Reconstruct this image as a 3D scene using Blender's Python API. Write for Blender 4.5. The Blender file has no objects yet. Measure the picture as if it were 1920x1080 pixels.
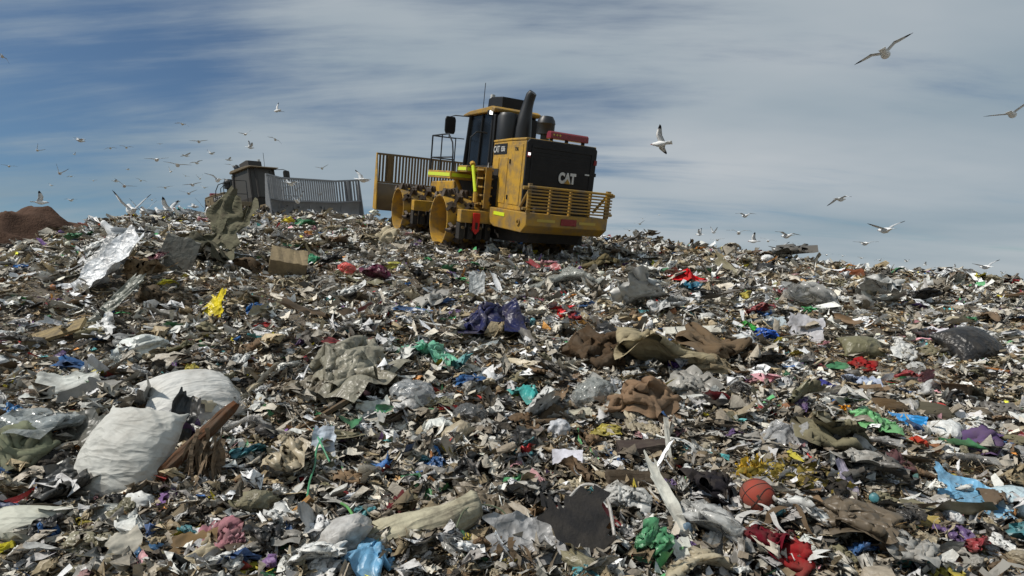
import bpy, bmesh, math, random
import numpy as np
from mathutils import Vector, Matrix, Euler

rnd = random.Random(7)
nrs = np.random.RandomState(11)
S = bpy.context.scene
COL = S.collection
R_ = math.radians
FPX = 1080.0                      # focal length in pixels of the 1920 wide photograph

# ------------------------------------------------------------------ camera
cam = bpy.data.cameras.new('camera')
cam.sensor_width = 36.0
cam.lens = 36.0 * FPX / 1920.0
cam.clip_start = 0.05
cam.clip_end = 6000
camo = bpy.data.objects.new('camera', cam)
COL.objects.link(camo)
camo.location = (0, 0, 0)
camo.rotation_euler = (R_(90), 0, 0)
S.camera = camo

# ------------------------------------------------------------------ sky, sun, exposure
SUN_DIR = Vector((-0.60, -0.16, 0.78)).normalized()     # towards the sun
sun_el = math.asin(SUN_DIR.z)
sun_az = math.atan2(SUN_DIR.x, SUN_DIR.y)
W = bpy.data.worlds.new('World')
S.world = W
W.use_nodes = True
wn, wl = W.node_tree.nodes, W.node_tree.links
wn.clear()


def N(nodes, t, **kw):
    n = nodes.new(t)
    for k, v in kw.items():
        setattr(n, k, v)
    return n


w_out = N(wn, 'ShaderNodeOutputWorld')
sky = N(wn, 'ShaderNodeTexSky', sky_type='NISHITA', sun_disc=False, sun_elevation=sun_el, sun_rotation=sun_az)
sky.air_density = 1.0
sky.dust_density = 0.4
sky.ozone_density = 1.3
bg_sky = N(wn, 'ShaderNodeBackground')
bg_sky.inputs['Strength'].default_value = 0.052
tint = N(wn, 'ShaderNodeMix', data_type='RGBA', blend_type='MULTIPLY')
tint.inputs['Factor'].default_value = 1.0
wl.new(sky.outputs[0], tint.inputs[6])
tint.inputs[7].default_value = (0.54, 0.69, 0.80, 1)
wl.new(tint.outputs[2], bg_sky.inputs['Color'])
tc = N(wn, 'ShaderNodeTexCoord')
sep = N(wn, 'ShaderNodeSeparateXYZ')
wl.new(tc.outputs['Generated'], sep.inputs[0])


def M2(op, a, b=None, c=None):
    n = N(wn, 'ShaderNodeMath', operation=op)
    for i, v in enumerate((a, b, c)):
        if v is None:
            continue
        if isinstance(v, (int, float)):
            n.inputs[i].default_value = v
        else:
            wl.new(v, n.inputs[i])
    return n.outputs[0]


zz = M2('ADD', M2('MAXIMUM', sep.outputs['Z'], 0.0), 0.16)
px_ = M2('DIVIDE', sep.outputs['X'], zz)
py_ = M2('DIVIDE', sep.outputs['Y'], zz)
comb = N(wn, 'ShaderNodeCombineXYZ')
wl.new(px_, comb.inputs[0])
wl.new(py_, comb.inputs[1])
mp = N(wn, 'ShaderNodeMapping')
wl.new(comb.outputs[0], mp.inputs[0])
mp.inputs['Location'].default_value = (3.1, 1.7, 0.0)
mp.inputs['Rotation'].default_value = (0, 0, R_(-14))
mp.inputs['Scale'].default_value = (0.42, 0.8, 1.0)
n1 = N(wn, 'ShaderNodeTexNoise')
wl.new(mp.outputs[0], n1.inputs['Vector'])
n1.inputs['Scale'].default_value = 1.1
n1.inputs['Detail'].default_value = 7
n1.inputs['Roughness'].default_value = 0.52
n1.inputs['Distortion'].default_value = 0.5
n2 = N(wn, 'ShaderNodeTexNoise')
wl.new(tc.outputs['Generated'], n2.inputs['Vector'])
n2.inputs['Scale'].default_value = 2.2
n2.inputs['Detail'].default_value = 4
# the cloud sheet thickens towards +X and is thin towards -X
side = M2('MULTIPLY_ADD', sep.outputs['X'], 0.17, 0.045)
mp2 = N(wn, 'ShaderNodeMapping')
wl.new(comb.outputs[0], mp2.inputs[0])
mp2.inputs['Location'].default_value = (0.7, 4.2, 0.0)
mp2.inputs['Rotation'].default_value = (0, 0, R_(-20))
mp2.inputs['Scale'].default_value = (0.35, 1.5, 1.0)
n4 = N(wn, 'ShaderNodeTexNoise')
wl.new(mp2.outputs[0], n4.inputs['Vector'])
n4.inputs['Scale'].default_value = 1.5
n4.inputs['Detail'].default_value = 8
n4.inputs['Roughness'].default_value = 0.6
n4.inputs['Distortion'].default_value = 0.35
n1f = M2('ADD', M2('MULTIPLY', n1.outputs['Fac'], 0.50), M2('MULTIPLY_ADD', n4.outputs['Fac'], 0.85, -.12))
mask = M2('ADD', M2('ADD', n1f, side), M2('MULTIPLY_ADD', n2.outputs['Fac'], 0.30, -0.15))
ramp = N(wn, 'ShaderNodeMapRange', interpolation_type='SMOOTHSTEP')
wl.new(mask, ramp.inputs['Value'])
ramp.inputs['From Min'].default_value = 0.36
ramp.inputs['From Max'].default_value = 0.66
ramp.inputs['To Min'].default_value = 0.04
ramp.inputs['To Max'].default_value = 0.93
# cloud tone: grey bases and paler tops
n3 = N(wn, 'ShaderNodeTexNoise')
wl.new(mp.outputs[0], n3.inputs['Vector'])
n3.inputs['Scale'].default_value = 0.9
n3.inputs['Detail'].default_value = 5
cr = N(wn, 'ShaderNodeValToRGB')
wl.new(n3.outputs['Fac'], cr.inputs[0])
cr.color_ramp.elements[0].position = 0.30
cr.color_ramp.elements[0].color = (0.158, 0.215, 0.258, 1)
cr.color_ramp.elements[1].position = 0.70
cr.color_ramp.elements[1].color = (0.340, 0.362, 0.378, 1)
bg_cl = N(wn, 'ShaderNodeBackground')
wl.new(cr.outputs[0], bg_cl.inputs['Color'])
bg_cl.inputs['Strength'].default_value = 1.0
mixw = N(wn, 'ShaderNodeMixShader')
wl.new(ramp.outputs[0], mixw.inputs[0])
wl.new(bg_sky.outputs[0], mixw.inputs[1])
wl.new(bg_cl.outputs[0], mixw.inputs[2])
wl.new(mixw.outputs[0], w_out.inputs['Surface'])

sl = bpy.data.lights.new('sun', 'SUN')
sl.energy = 2.6
sl.angle = R_(2.5)
sl.color = (1.0, 0.95, 0.87)
so = bpy.data.objects.new('sun', sl)
COL.objects.link(so)
so.rotation_euler = (-SUN_DIR).to_track_quat('-Z', 'Y').to_euler()

S.view_settings.view_transform = 'Standard'
S.view_settings.look = 'None'
S.view_settings.exposure = 0.6
S.view_settings.gamma = 1.0
S.view_settings.use_curve_mapping = False
S.cycles.max_bounces = 6
S.cycles.transparent_max_bounces = 6
S.cycles.use_adaptive_sampling = True

# ------------------------------------------------------------------ materials


def lin(r, g, b):
    def f(c):
        c /= 255.0
        return c / 12.92 if c <= 0.04045 else ((c + 0.055) / 1.055) ** 2.4
    return (f(r), f(g), f(b))


def material(name, color=None, rough=0.7, spec=0.5, metal=0.0, dirt=0.0, dirt_col=(0.10, 0.082, 0.062),
             dscale=3.0, bump=0.0, bscale=20.0, alpha=1.0, attr=None, coat=0.0, trans=0.0, emit=None, estr=0.0,
             dlo=0.42, dhi=0.68, bdist=0.02, crease=0.0, cscale=12.0, cdist=0.03, stretch=(1, 1, 1)):
    m = bpy.data.materials.new(name)
    m.use_nodes = True
    nt = m.node_tree
    nn, ll = nt.nodes, nt.links
    b = nn['Principled BSDF']
    if color is not None:
        rgb = N(nn, 'ShaderNodeRGB')
        rgb.outputs[0].default_value = (*color, 1)
        src = rgb.outputs[0]
    elif attr:
        a = N(nn, 'ShaderNodeAttribute', attribute_name=attr)
        src = a.outputs['Color']
    else:
        oi = N(nn, 'ShaderNodeObjectInfo')
        src = oi.outputs['Color']
    tcn = N(nn, 'ShaderNodeTexCoord')
    if dirt > 0:
        no = N(nn, 'ShaderNodeTexNoise')
        ll.new(tcn.outputs['Object'], no.inputs['Vector'])
        no.inputs['Scale'].default_value = dscale
        no.inputs['Detail'].default_value = 8
        no.inputs['Roughness'].default_value = 0.65
        mr = N(nn, 'ShaderNodeMapRange')
        ll.new(no.outputs['Fac'], mr.inputs['Value'])
        mr.inputs['From Min'].default_value = dlo
        mr.inputs['From Max'].default_value = dhi
        mr.inputs['To Min'].default_value = 0.0
        mr.inputs['To Max'].default_value = dirt
        mx = N(nn, 'ShaderNodeMix', data_type='RGBA')
        ll.new(mr.outputs[0], mx.inputs['Factor'])
        ll.new(src, mx.inputs[6])
        mx.inputs[7].default_value = (*dirt_col, 1)
        src = mx.outputs[2]
    ll.new(src, b.inputs['Base Color'])
    b.inputs['Roughness'].default_value = rough
    b.inputs['Specular IOR Level'].default_value = spec
    b.inputs['Metallic'].default_value = metal
    b.inputs['Alpha'].default_value = alpha
    b.inputs['Coat Weight'].default_value = coat
    if emit:
        b.inputs['Emission Color'].default_value = (*emit, 1)
        b.inputs['Emission Strength'].default_value = estr
    if bump > 0:
        nb = N(nn, 'ShaderNodeTexNoise')
        ll.new(tcn.outputs['Object'], nb.inputs['Vector'])
        nb.inputs['Scale'].default_value = bscale
        nb.inputs['Detail'].default_value = 5
        nb.inputs['Distortion'].default_value = 1.2
        bp = N(nn, 'ShaderNodeBump')
        bp.inputs['Strength'].default_value = bump
        bp.inputs['Distance'].default_value = bdist
        ll.new(nb.outputs['Fac'], bp.inputs['Height'])
        ll.new(bp.outputs[0], b.inputs['Normal'])
    if crease > 0:
        # creased, faceted wrinkles: warped Voronoi cells in two sizes
        mpn = N(nn, 'ShaderNodeMapping')
        ll.new(tcn.outputs['Object'], mpn.inputs[0])
        mpn.inputs['Scale'].default_value = stretch
        wz = N(nn, 'ShaderNodeTexNoise')
        ll.new(mpn.outputs[0], wz.inputs['Vector'])
        wz.inputs['Scale'].default_value = cscale * .5
        wz.inputs['Detail'].default_value = 2
        va = N(nn, 'ShaderNodeVectorMath', operation='MULTIPLY_ADD')
        ll.new(wz.outputs['Color'], va.inputs[0])
        va.inputs[1].default_value = (1.6 / cscale,) * 3
        ll.new(mpn.outputs[0], va.inputs[2])
        vo = N(nn, 'ShaderNodeTexVoronoi', feature='F1')
        ll.new(va.outputs[0], vo.inputs['Vector'])
        vo.inputs['Scale'].default_value = cscale
        vo.inputs['Detail'].default_value = 1.0
        vo.inputs['Roughness'].default_value = 0.45
        bc = N(nn, 'ShaderNodeBump')
        bc.inputs['Strength'].default_value = crease
        bc.inputs['Distance'].default_value = cdist
        ll.new(vo.outputs['Distance'], bc.inputs['Height'])
        if bump > 0:
            ll.new(bp.outputs[0], bc.inputs['Normal'])
        ll.new(bc.outputs[0], b.inputs['Normal'])
    if trans > 0:
        out = nn['Material Output']
        tr = N(nn, 'ShaderNodeBsdfTranslucent')
        ll.new(src, tr.inputs['Color'])
        ms = N(nn, 'ShaderNodeMixShader')
        ms.inputs[0].default_value = trans
        ll.new(b.outputs[0], ms.inputs[1])
        ll.new(tr.outputs[0], ms.inputs[2])
        ll.new(ms.outputs[0], out.inputs['Surface'])
    return m


# object-coloured trash materials; the second of each pair suits the small shared meshes


def trash_mats(big):
    k = dict(cscale=9.0, cdist=.035) if big else dict(cscale=2.6, cdist=.012)
    d = 5 if big else 1.6
    nm = '' if big else 'small_'
    return dict(
        film=material(nm + 'plastic_film', rough=0.4, spec=0.38, dirt=0.7, dscale=d, dlo=.44, dhi=.74, crease=.75, **k),
        cloth=material(nm + 'cloth', rough=0.95, spec=0.12, dirt=0.6, dscale=d, crease=.55, stretch=(.45, 1.2, 1), **k),
        woven=material(nm + 'woven_plastic', rough=0.62, spec=0.3, dirt=0.6, dirt_col=(0.20, 0.175, 0.14), dscale=4.5, dlo=.44, dhi=.76, crease=.5, cscale=k['cscale'] * 1.2, cdist=k['cdist'], stretch=(.5, 1.3, 1)),
        paper=material(nm + 'paper_board', rough=0.85, spec=0.2, dirt=0.6, dscale=d, crease=.25, **k),
        wood=material(nm + 'weathered_wood', rough=0.85, spec=0.2, dirt=0.8, dscale=d * 1.5, crease=.9, stretch=(.15, 1, 1), cscale=k['cscale'] * 2, cdist=k['cdist'] * .5),
        clear=material(nm + 'clear_film', rough=0.2, spec=0.6, dirt=0.5, dscale=d, alpha=0.55, crease=1., **k),
        rubber=material(nm + 'rubber', rough=0.75, spec=0.3, dirt=0.4, dscale=d, bump=.3, bscale=25),
        hard=material(nm + 'hard_plastic', rough=0.42, spec=0.5, dirt=0.45, dscale=d, crease=.25, **k))


TB, TS = trash_mats(True), trash_mats(False)
M_FILM, M_CLOTH, M_WOVEN, M_PAPER, M_WOOD, M_CLEAR, M_RUBBER, M_HARD = [TB[k] for k in ('film', 'cloth', 'woven', 'paper', 'wood', 'clear', 'rubber', 'hard')]
# litter: colour attribute
M_LIT = material('litter_matte', attr='Col', rough=0.9, spec=0.2, dirt=0.5, dscale=14, dirt_col=(0.11, 0.09, 0.068), dlo=.42, dhi=.68, crease=.6, cscale=34, cdist=.012)
M_LITG = material('litter_gloss', attr='Col', rough=0.48, spec=0.28, dirt=0.45, dscale=14, dirt_col=(0.11, 0.09, 0.068), dlo=.46, dhi=.72, crease=.5, cscale=22, cdist=.014)
M_SOIL = material('rotten_soil', (0.15, 0.13, 0.105), rough=0.95, spec=0.1, dirt=0.8, dirt_col=(0.25, 0.22, 0.18), dscale=5, bump=1.0, bscale=30, bdist=0.05)
M_EARTH = material('brown_earth', lin(88, 68, 56), rough=0.95, spec=0.1, dirt=0.6, dirt_col=lin(66, 50, 42), dscale=1.2, bump=0.8, bscale=5, bdist=0.1)
M_FAR = material('far_ground', lin(112, 108, 92), rough=0.95, spec=0.1, dirt=0.6, dirt_col=lin(84, 92, 70), dscale=0.02)

# ------------------------------------------------------------------ ground shape


def vnoise(x, y, seed=0):
    x = np.asarray(x, float)
    y = np.asarray(y, float)
    xi = np.floor(x).astype(np.int64)
    yi = np.floor(y).astype(np.int64)
    xf = x - xi
    yf = y - yi
    xf = xf * xf * (3 - 2 * xf)
    yf = yf * yf * (3 - 2 * yf)

    def h(a, b):
        n = (a * 374761393 + b * 668265263 + seed * 1274126177) & 0x7fffffff
        n = ((n ^ (n >> 13)) * 1274126177) & 0x7fffffff
        return ((n ^ (n >> 16)) & 0xffff) / 65535.0
    return ((h(xi, yi) * (1 - xf) + h(xi + 1, yi) * xf) * (1 - yf) + (h(xi, yi + 1) * (1 - xf) + h(xi + 1, yi + 1) * xf) * yf) * 2 - 1


def smooth_table(xs, ys):
    g = np.linspace(-1.3, 1.3, 261)
    v = np.interp(g, xs, ys)
    k = np.hanning(25)
    k /= k.sum()
    vp = np.concatenate([np.full(12, v[0]), v, np.full(12, v[-1])])
    return g, np.convolve(vp, k, 'valid')


UX = [-1.2, -.90, -.70, -.52, -.30, -.10, 0.0, .20, .40, .70, .90, 1.2]
UM = [.190, .203, .220, .216, .213, .198, .192, .189, .188, .167, .156, .150]
UD = [15., 18., 25.5, 29., 29.5, 29., 27.5, 24., 21., 18., 16.5, 15.]
TG, TM = smooth_table(UX, UM)
_, TD = smooth_table(UX, UD)

MO = np.array([-.274, 19.158, 1.233])                     # compactor: rear axle on the ground
MH, MP, MR = -.4786, .1959, .0085


def axes(h, p, r):
    F = np.array([math.sin(h) * math.cos(p), math.cos(h) * math.cos(p), math.sin(p)])
    R0 = np.array([math.cos(h), -math.sin(h), 0])
    U0 = np.cross(R0, F)
    R = R0 * math.cos(r) - U0 * math.sin(r)
    return R, F, np.cross(R, F)


MRt, MF, MU = axes(MH, MP, MR)


def ground(x, y, detail=True):
    x = np.asarray(x, float)
    y = np.asarray(y, float)
    u = np.clip(x / np.maximum(y, 4.0), -1.25, 1.25)
    m = np.interp(u, TG, TM)
    d = np.interp(u, TG, TD)
    t = (y - d) / 1.3
    sp = np.where(t > 20, t, np.log1p(np.exp(np.minimum(t, 20)))) * 1.3
    z = -2.36 + m * (y - 2.1 * sp)
    if detail:
        a = vnoise(x / 2.6, y / 2.6, 3) * .16 + vnoise(x / 1.1 + 9, y / 1.1, 5) * .09 + vnoise(x / .45, y / .45 + 4, 8) * .05
        a = a + vnoise(x / .18, y / .18, 9) * .02
        # raised heap on the left
        lx, ly = x + 7.4, y - 12.2
        q = lx * .5 + ly * .866
        p = lx * .866 - ly * .5
        a = a + .55 * np.exp(-(p / 1.3) ** 2 - (q / 4.0) ** 2)
        # machine footprint: rolled flat to the machine's own plane
        dx, dy = x - MO[0], y - MO[1]
        lf = (dx * MF[0] + dy * MF[1]) / (MF[0] ** 2 + MF[1] ** 2)
        lr = dx * MRt[0] + dy * MRt[1]
        w = 1 / (1 + np.exp((np.abs(lr) - 2.9) * 3)) / (1 + np.exp((np.abs(lf - 1.6) - 5.3) * 2.5))
        zm = MO[2] + .05 - (MU[0] * dx + MU[1] * dy) / MU[2]
        z = (z + a) * (1 - w) + (zm + a * .15) * w
    return z


YS = np.arange(1.6, 60, .01)


def pix(px, py):
    """point of the ground seen at a pixel of the photograph"""
    u, s = (px - 960) / FPX, (540 - py) / FPX
    g = ground(u * YS, YS)
    hit = np.nonzero(s * YS <= g)[0]
    y = YS[hit[0]] if len(hit) else 24.0
    return Vector((u * y, y, float(ground(u * y, y))))


def normal_at(x, y, e=.25):
    gx = float(ground(x + e, y) - ground(x - e, y)) / (2 * e)
    gy = float(ground(x, y + e) - ground(x, y - e)) / (2 * e)
    return Vector((-gx, -gy, 1)).normalized()


# ------------------------------------------------------------------ object helpers


def tag(o, label=None, cat=None, group=None, kind=None):
    if label:
        o['label'] = label
    if cat:
        o['category'] = cat
    if group:
        o['group'] = group
    if kind:
        o['kind'] = kind
    return o


def mesh_np(name, V, F, mats, smooth=True, colors=None):
    """mesh from numpy arrays, F is (n,3) or (n,4)"""
    me = bpy.data.meshes.new(name)
    V = np.asarray(V, np.float32)
    F = np.asarray(F, np.int32)
    k = F.shape[1]
    me.vertices.add(len(V))
    me.vertices.foreach_set('co', V.ravel())
    me.loops.add(F.size)
    me.loops.foreach_set('vertex_index', F.ravel())
    me.polygons.add(len(F))
    me.polygons.foreach_set('loop_start', np.arange(0, F.size, k, dtype=np.int32))
    me.polygons.foreach_set('use_smooth', np.full(len(F), smooth, dtype=bool))
    if colors is not None:
        ca = me.color_attributes.new('Col', 'FLOAT_COLOR', 'POINT')
        c4 = np.ones((len(V), 4), np.float32)
        c4[:, :3] = colors
        ca.data.foreach_set('color', c4.ravel())
    me.update(calc_edges=True)
    me.validate()
    for m in (mats if isinstance(mats, (list, tuple)) else [mats]):
        me.materials.append(m)
    return me


def link(name, me, parent=None):
    o = bpy.data.objects.new(name, me)
    COL.objects.link(o)
    if parent:
        o.parent = parent
    return o


class MB:
    def __init__(s):
        s.v, s.f = [], []

    def add(s, vs, fs):
        k = len(s.v)
        s.v += [tuple(v) for v in vs]
        s.f += [tuple(i + k for i in f) for f in fs]
        return s

    def box(s, a, b):
        (x0, y0, z0), (x1, y1, z1) = a, b
        vs = [(x0, y0, z0), (x1, y0, z0), (x1, y1, z0), (x0, y1, z0), (x0, y0, z1), (x1, y0, z1), (x1, y1, z1), (x0, y1, z1)]
        return s.add(vs, [(0, 3, 2, 1), (4, 5, 6, 7), (0, 1, 5, 4), (1, 2, 6, 5), (2, 3, 7, 6), (3, 0, 4, 7)])

    def prism(s, poly, lo, hi, axis):
        """poly of 2-tuples; axis = extruded axis"""
        def P(a, b, t):
            return {0: (t, a, b), 1: (a, t, b), 2: (a, b, t)}[axis]
        n = len(poly)
        vs = [P(a, b, lo) for a, b in poly] + [P(a, b, hi) for a, b in poly]
        fs = [tuple(range(n))[::-1], tuple(range(n, 2 * n))] + [(i, (i + 1) % n, n + (i + 1) % n, n + i) for i in range(n)]
        return s.add(vs, fs)

    def tube(s, pts, r, n=10, caps=True):
        pts = [Vector(p) for p in pts]
        rs = r if isinstance(r, (list, tuple)) else [r] * len(pts)
        vs, fs = [], []
        up = Vector((0, 0, 1))
        prev = None
        for i, p in enumerate(pts):
            d = (pts[min(i + 1, len(pts) - 1)] - pts[max(i - 1, 0)]).normalized()
            a = (prev - d * prev.dot(d)) if prev is not None else (up if abs(d.z) < .9 else Vector((1, 0, 0))).cross(d)
            a.normalize()
            prev = a
            b = d.cross(a)
            for k in range(n):
                t = 2 * math.pi * k / n
                vs.append(p + (a * math.cos(t) + b * math.sin(t)) * rs[i])
        for i in range(len(pts) - 1):
            for k in range(n):
                fs.append((i * n + k, i * n + (k + 1) % n, (i + 1) * n + (k + 1) % n, (i + 1) * n + k))
        if caps:
            fs.append(tuple(range(n))[::-1])
            fs.append(tuple(range((len(pts) - 1) * n, len(pts) * n)))
        return s.add(vs, fs)

    def rev(s, prof, axis, c=(0, 0, 0), n=40):
        """profile of (t along axis, radius) revolved about a local axis through c; open ends"""
        vs, fs = [], []
        for t, r in prof:
            for k in range(n):
                a = 2 * math.pi * k / n
                q = [r * math.cos(a), r * math.sin(a)]
                q.insert(axis, t)
                vs.append((q[0] + c[0], q[1] + c[1], q[2] + c[2]))
        for i in range(len(prof) - 1):
            for k in range(n):
                fs.append((i * n + k, i * n + (k + 1) % n, (i + 1) * n + (k + 1) % n, (i + 1) * n + k))
        return s.add(vs, fs)

    def mesh(s, name, mat, smooth=False):
        me = bpy.data.meshes.new(name)
        me.from_pydata(s.v, [], s.f)
        bm = bmesh.new()
        bm.from_mesh(me)
        bmesh.ops.recalc_face_normals(bm, faces=bm.faces)
        bm.to_mesh(me)
        bm.free()
        me.materials.append(mat)
        if smooth:
            me.shade_smooth()
            try:
                me.set_sharp_from_angle(angle=R_(40))
            except Exception:
                pass
        return me

    def build(s, name, mat, parent=None, smooth=False, bevel=0.0):
        o = link(name, s.mesh(name, mat, smooth), parent)
        if bevel > 0:
            b = o.modifiers.new('bevel', 'BEVEL')
            b.width = bevel
            b.segments = 2
            b.limit_method = 'ANGLE'
            b.angle_limit = R_(40)
        return o


def text_mesh(name, body, mat, height, extrude=0.006, fat=0.012):
    cu = bpy.data.curves.new(name, 'FONT')
    cu.body = body
    cu.size = 1.0
    cu.extrude = extrude
    cu.offset = fat
    cu.align_x = 'CENTER'
    o = bpy.data.objects.new(name, cu)
    COL.objects.link(o)
    dg = bpy.context.evaluated_depsgraph_get()
    me = bpy.data.meshes.new_from_object(o.evaluated_get(dg))
    bpy.data.objects.remove(o)
    bpy.data.curves.remove(cu)
    n = len(me.vertices)
    co = np.zeros(n * 3, np.float32)
    me.vertices.foreach_get('co', co)
    co = co.reshape(-1, 3)
    h = co[:, 1].max() - co[:, 1].min()
    co[:, 0] -= (co[:, 0].max() + co[:, 0].min()) / 2
    co[:, 1] -= co[:, 1].min()
    co[:, :2] *= height / h
    me.vertices.foreach_set('co', co.ravel())
    me.materials.clear()
    me.materials.append(mat)
    me.update()
    me.name = name
    return me


#==GROUND==
# ------------------------------------------------------------------ setting: ground
def grid_mesh(name, xs, ys, zf, mat):
    X, Y = np.meshgrid(xs, ys)
    Z = zf(X, Y)
    V = np.stack([X.ravel(), Y.ravel(), Z.ravel()], 1)
    nx, ny = len(xs), len(ys)
    i = np.arange(nx - 1)[None, :] + np.arange(ny - 1)[:, None] * nx
    F = np.stack([i, i + 1, i + 1 + nx, i + nx], -1).reshape(-1, 4)
    return mesh_np(name, V, F, mat, True)


ys_ = np.concatenate([np.arange(-14, 1.5, .4), np.arange(1.5, 10, .07), np.arange(10, 22, .14), np.arange(22, 52, .4)])
xs_ = np.concatenate([np.arange(-60, -16, 1.0), np.arange(-16, -6, .22), np.arange(-6, 6, .08), np.arange(6, 16, .22), np.arange(16, 60, 1.0)])
o = link('landfill_slope', grid_mesh('landfill_slope', xs_, ys_, lambda x, y: ground(x, y) - .03, M_SOIL))
tag(o, 'dark rotten soil of the landfill slope under the trash', kind='structure')
o = link('ground', grid_mesh('ground', np.linspace(-3000, 3000, 60), np.linspace(-3000, 3000, 60), lambda x, y: -14 + 0 * x, M_FAR))
tag(o, 'flat ground far around the landfill', kind='structure')


def soil_z(x, y):
    px = x / np.maximum(y, 1) * FPX + 960
    lx, ly = x + 28.6, y - 35.
    h = np.interp(lx, [-30, -12, -7, -3.2, -.6, .5, 2.2, 3.0, 4.8, 5.6, 8], [2.2, 2.6, 3.2, 3.9, 4.75, 4.6, 3.2, 3.75, 3.8, 2.6, .5])
    h = h - 1.1 * np.clip(np.abs(ly) / 3.5, 0, 4) ** 1.4
    return h + .30 * vnoise(x / 1.3, y / 1.3, 21) + .16 * vnoise(x / .5, y / .5, 22) + .08 * np.abs(vnoise(x / .22, y / .22, 23))


o = link('soil_mound', grid_mesh('soil_mound', np.arange(-62, -20, .2), np.arange(28, 42, .25), soil_z, M_EARTH))
tag(o, 'brown earth mound behind the trash at the far left', kind='structure')

#==MACHINE==
# ------------------------------------------------------------------ landfill compactors


def machine_mats(p, yel, dirt):
    d = dict(dirt_col=(0.17, 0.125, 0.075), dscale=3.0)
    return dict(
        yel=material(p + 'yellow_paint', yel, rough=0.45, spec=0.4, dirt=dirt, bump=.05, bscale=6, **d),
        drum=material(p + 'drum_steel_paint', tuple(c * .92 for c in yel), rough=0.5, dirt=min(1, dirt + .2), bump=.15, bscale=9, **d),
        tip=material(p + 'worn_cleat', (0.085, 0.06, 0.042), rough=0.7, dirt=.5, dirt_col=(.03, .025, .02), dscale=9),
        blk=material(p + 'black_panel', (0.010, 0.010, 0.011), rough=0.55, spec=.3, dirt=.25, dirt_col=(.03, .028, .026), dscale=4),
        dark=material(p + 'underbody', (0.020, 0.017, 0.015), rough=0.85, dirt=.6, dirt_col=(.05, .04, .03), dscale=4),
        glass=material(p + 'cab_glass', (0.006, 0.007, 0.008), rough=0.25, spec=.2),
        pipe=material(p + 'exhaust_black', (0.014, 0.016, 0.019), rough=0.45, spec=.5),
        steel=material(p + 'worn_steel', (0.20, 0.20, 0.20) if p else (0.16, 0.105, 0.045), rough=0.38, metal=.7 if p else .0, dirt=.5, dirt_col=(.05, .042, .035), dscale=2.2),
        red=material(p + 'red_plastic', (0.20, 0.012, 0.016), rough=0.25, spec=.6),
        tow=material(p + 'red_paint', (0.5, 0.012, 0.012), rough=0.4),
        hiv=material(p + 'hi_vis_tape', (0.66, 0.78, 0.03), rough=0.35, spec=.6),
        tape=material(p + 'reflector_tape', (0.45, 0.33, 0.06), rough=0.35, spec=.6),
        rail=material(p + 'black_rail', (0.016, 0.017, 0.018), rough=0.4),
        white=material(p + 'white_letter', (0.62, 0.62, 0.60), rough=0.5, dirt=.3, dscale=8),
        lamp=material(p + 'lamp_lens', (0.9, 0.9, 0.9), rough=0.2, emit=(1, 1, .95), estr=1.2),
        brown=material(p + 'guard_paint', tuple(c * .72 for c in yel), rough=0.55, dirt=min(1, dirt + .35), **d),
    )


FLARE = [.30]


def blade_y(x):
    return 6.88 + max(0, abs(x) - 1.55) * FLARE[0]


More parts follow.
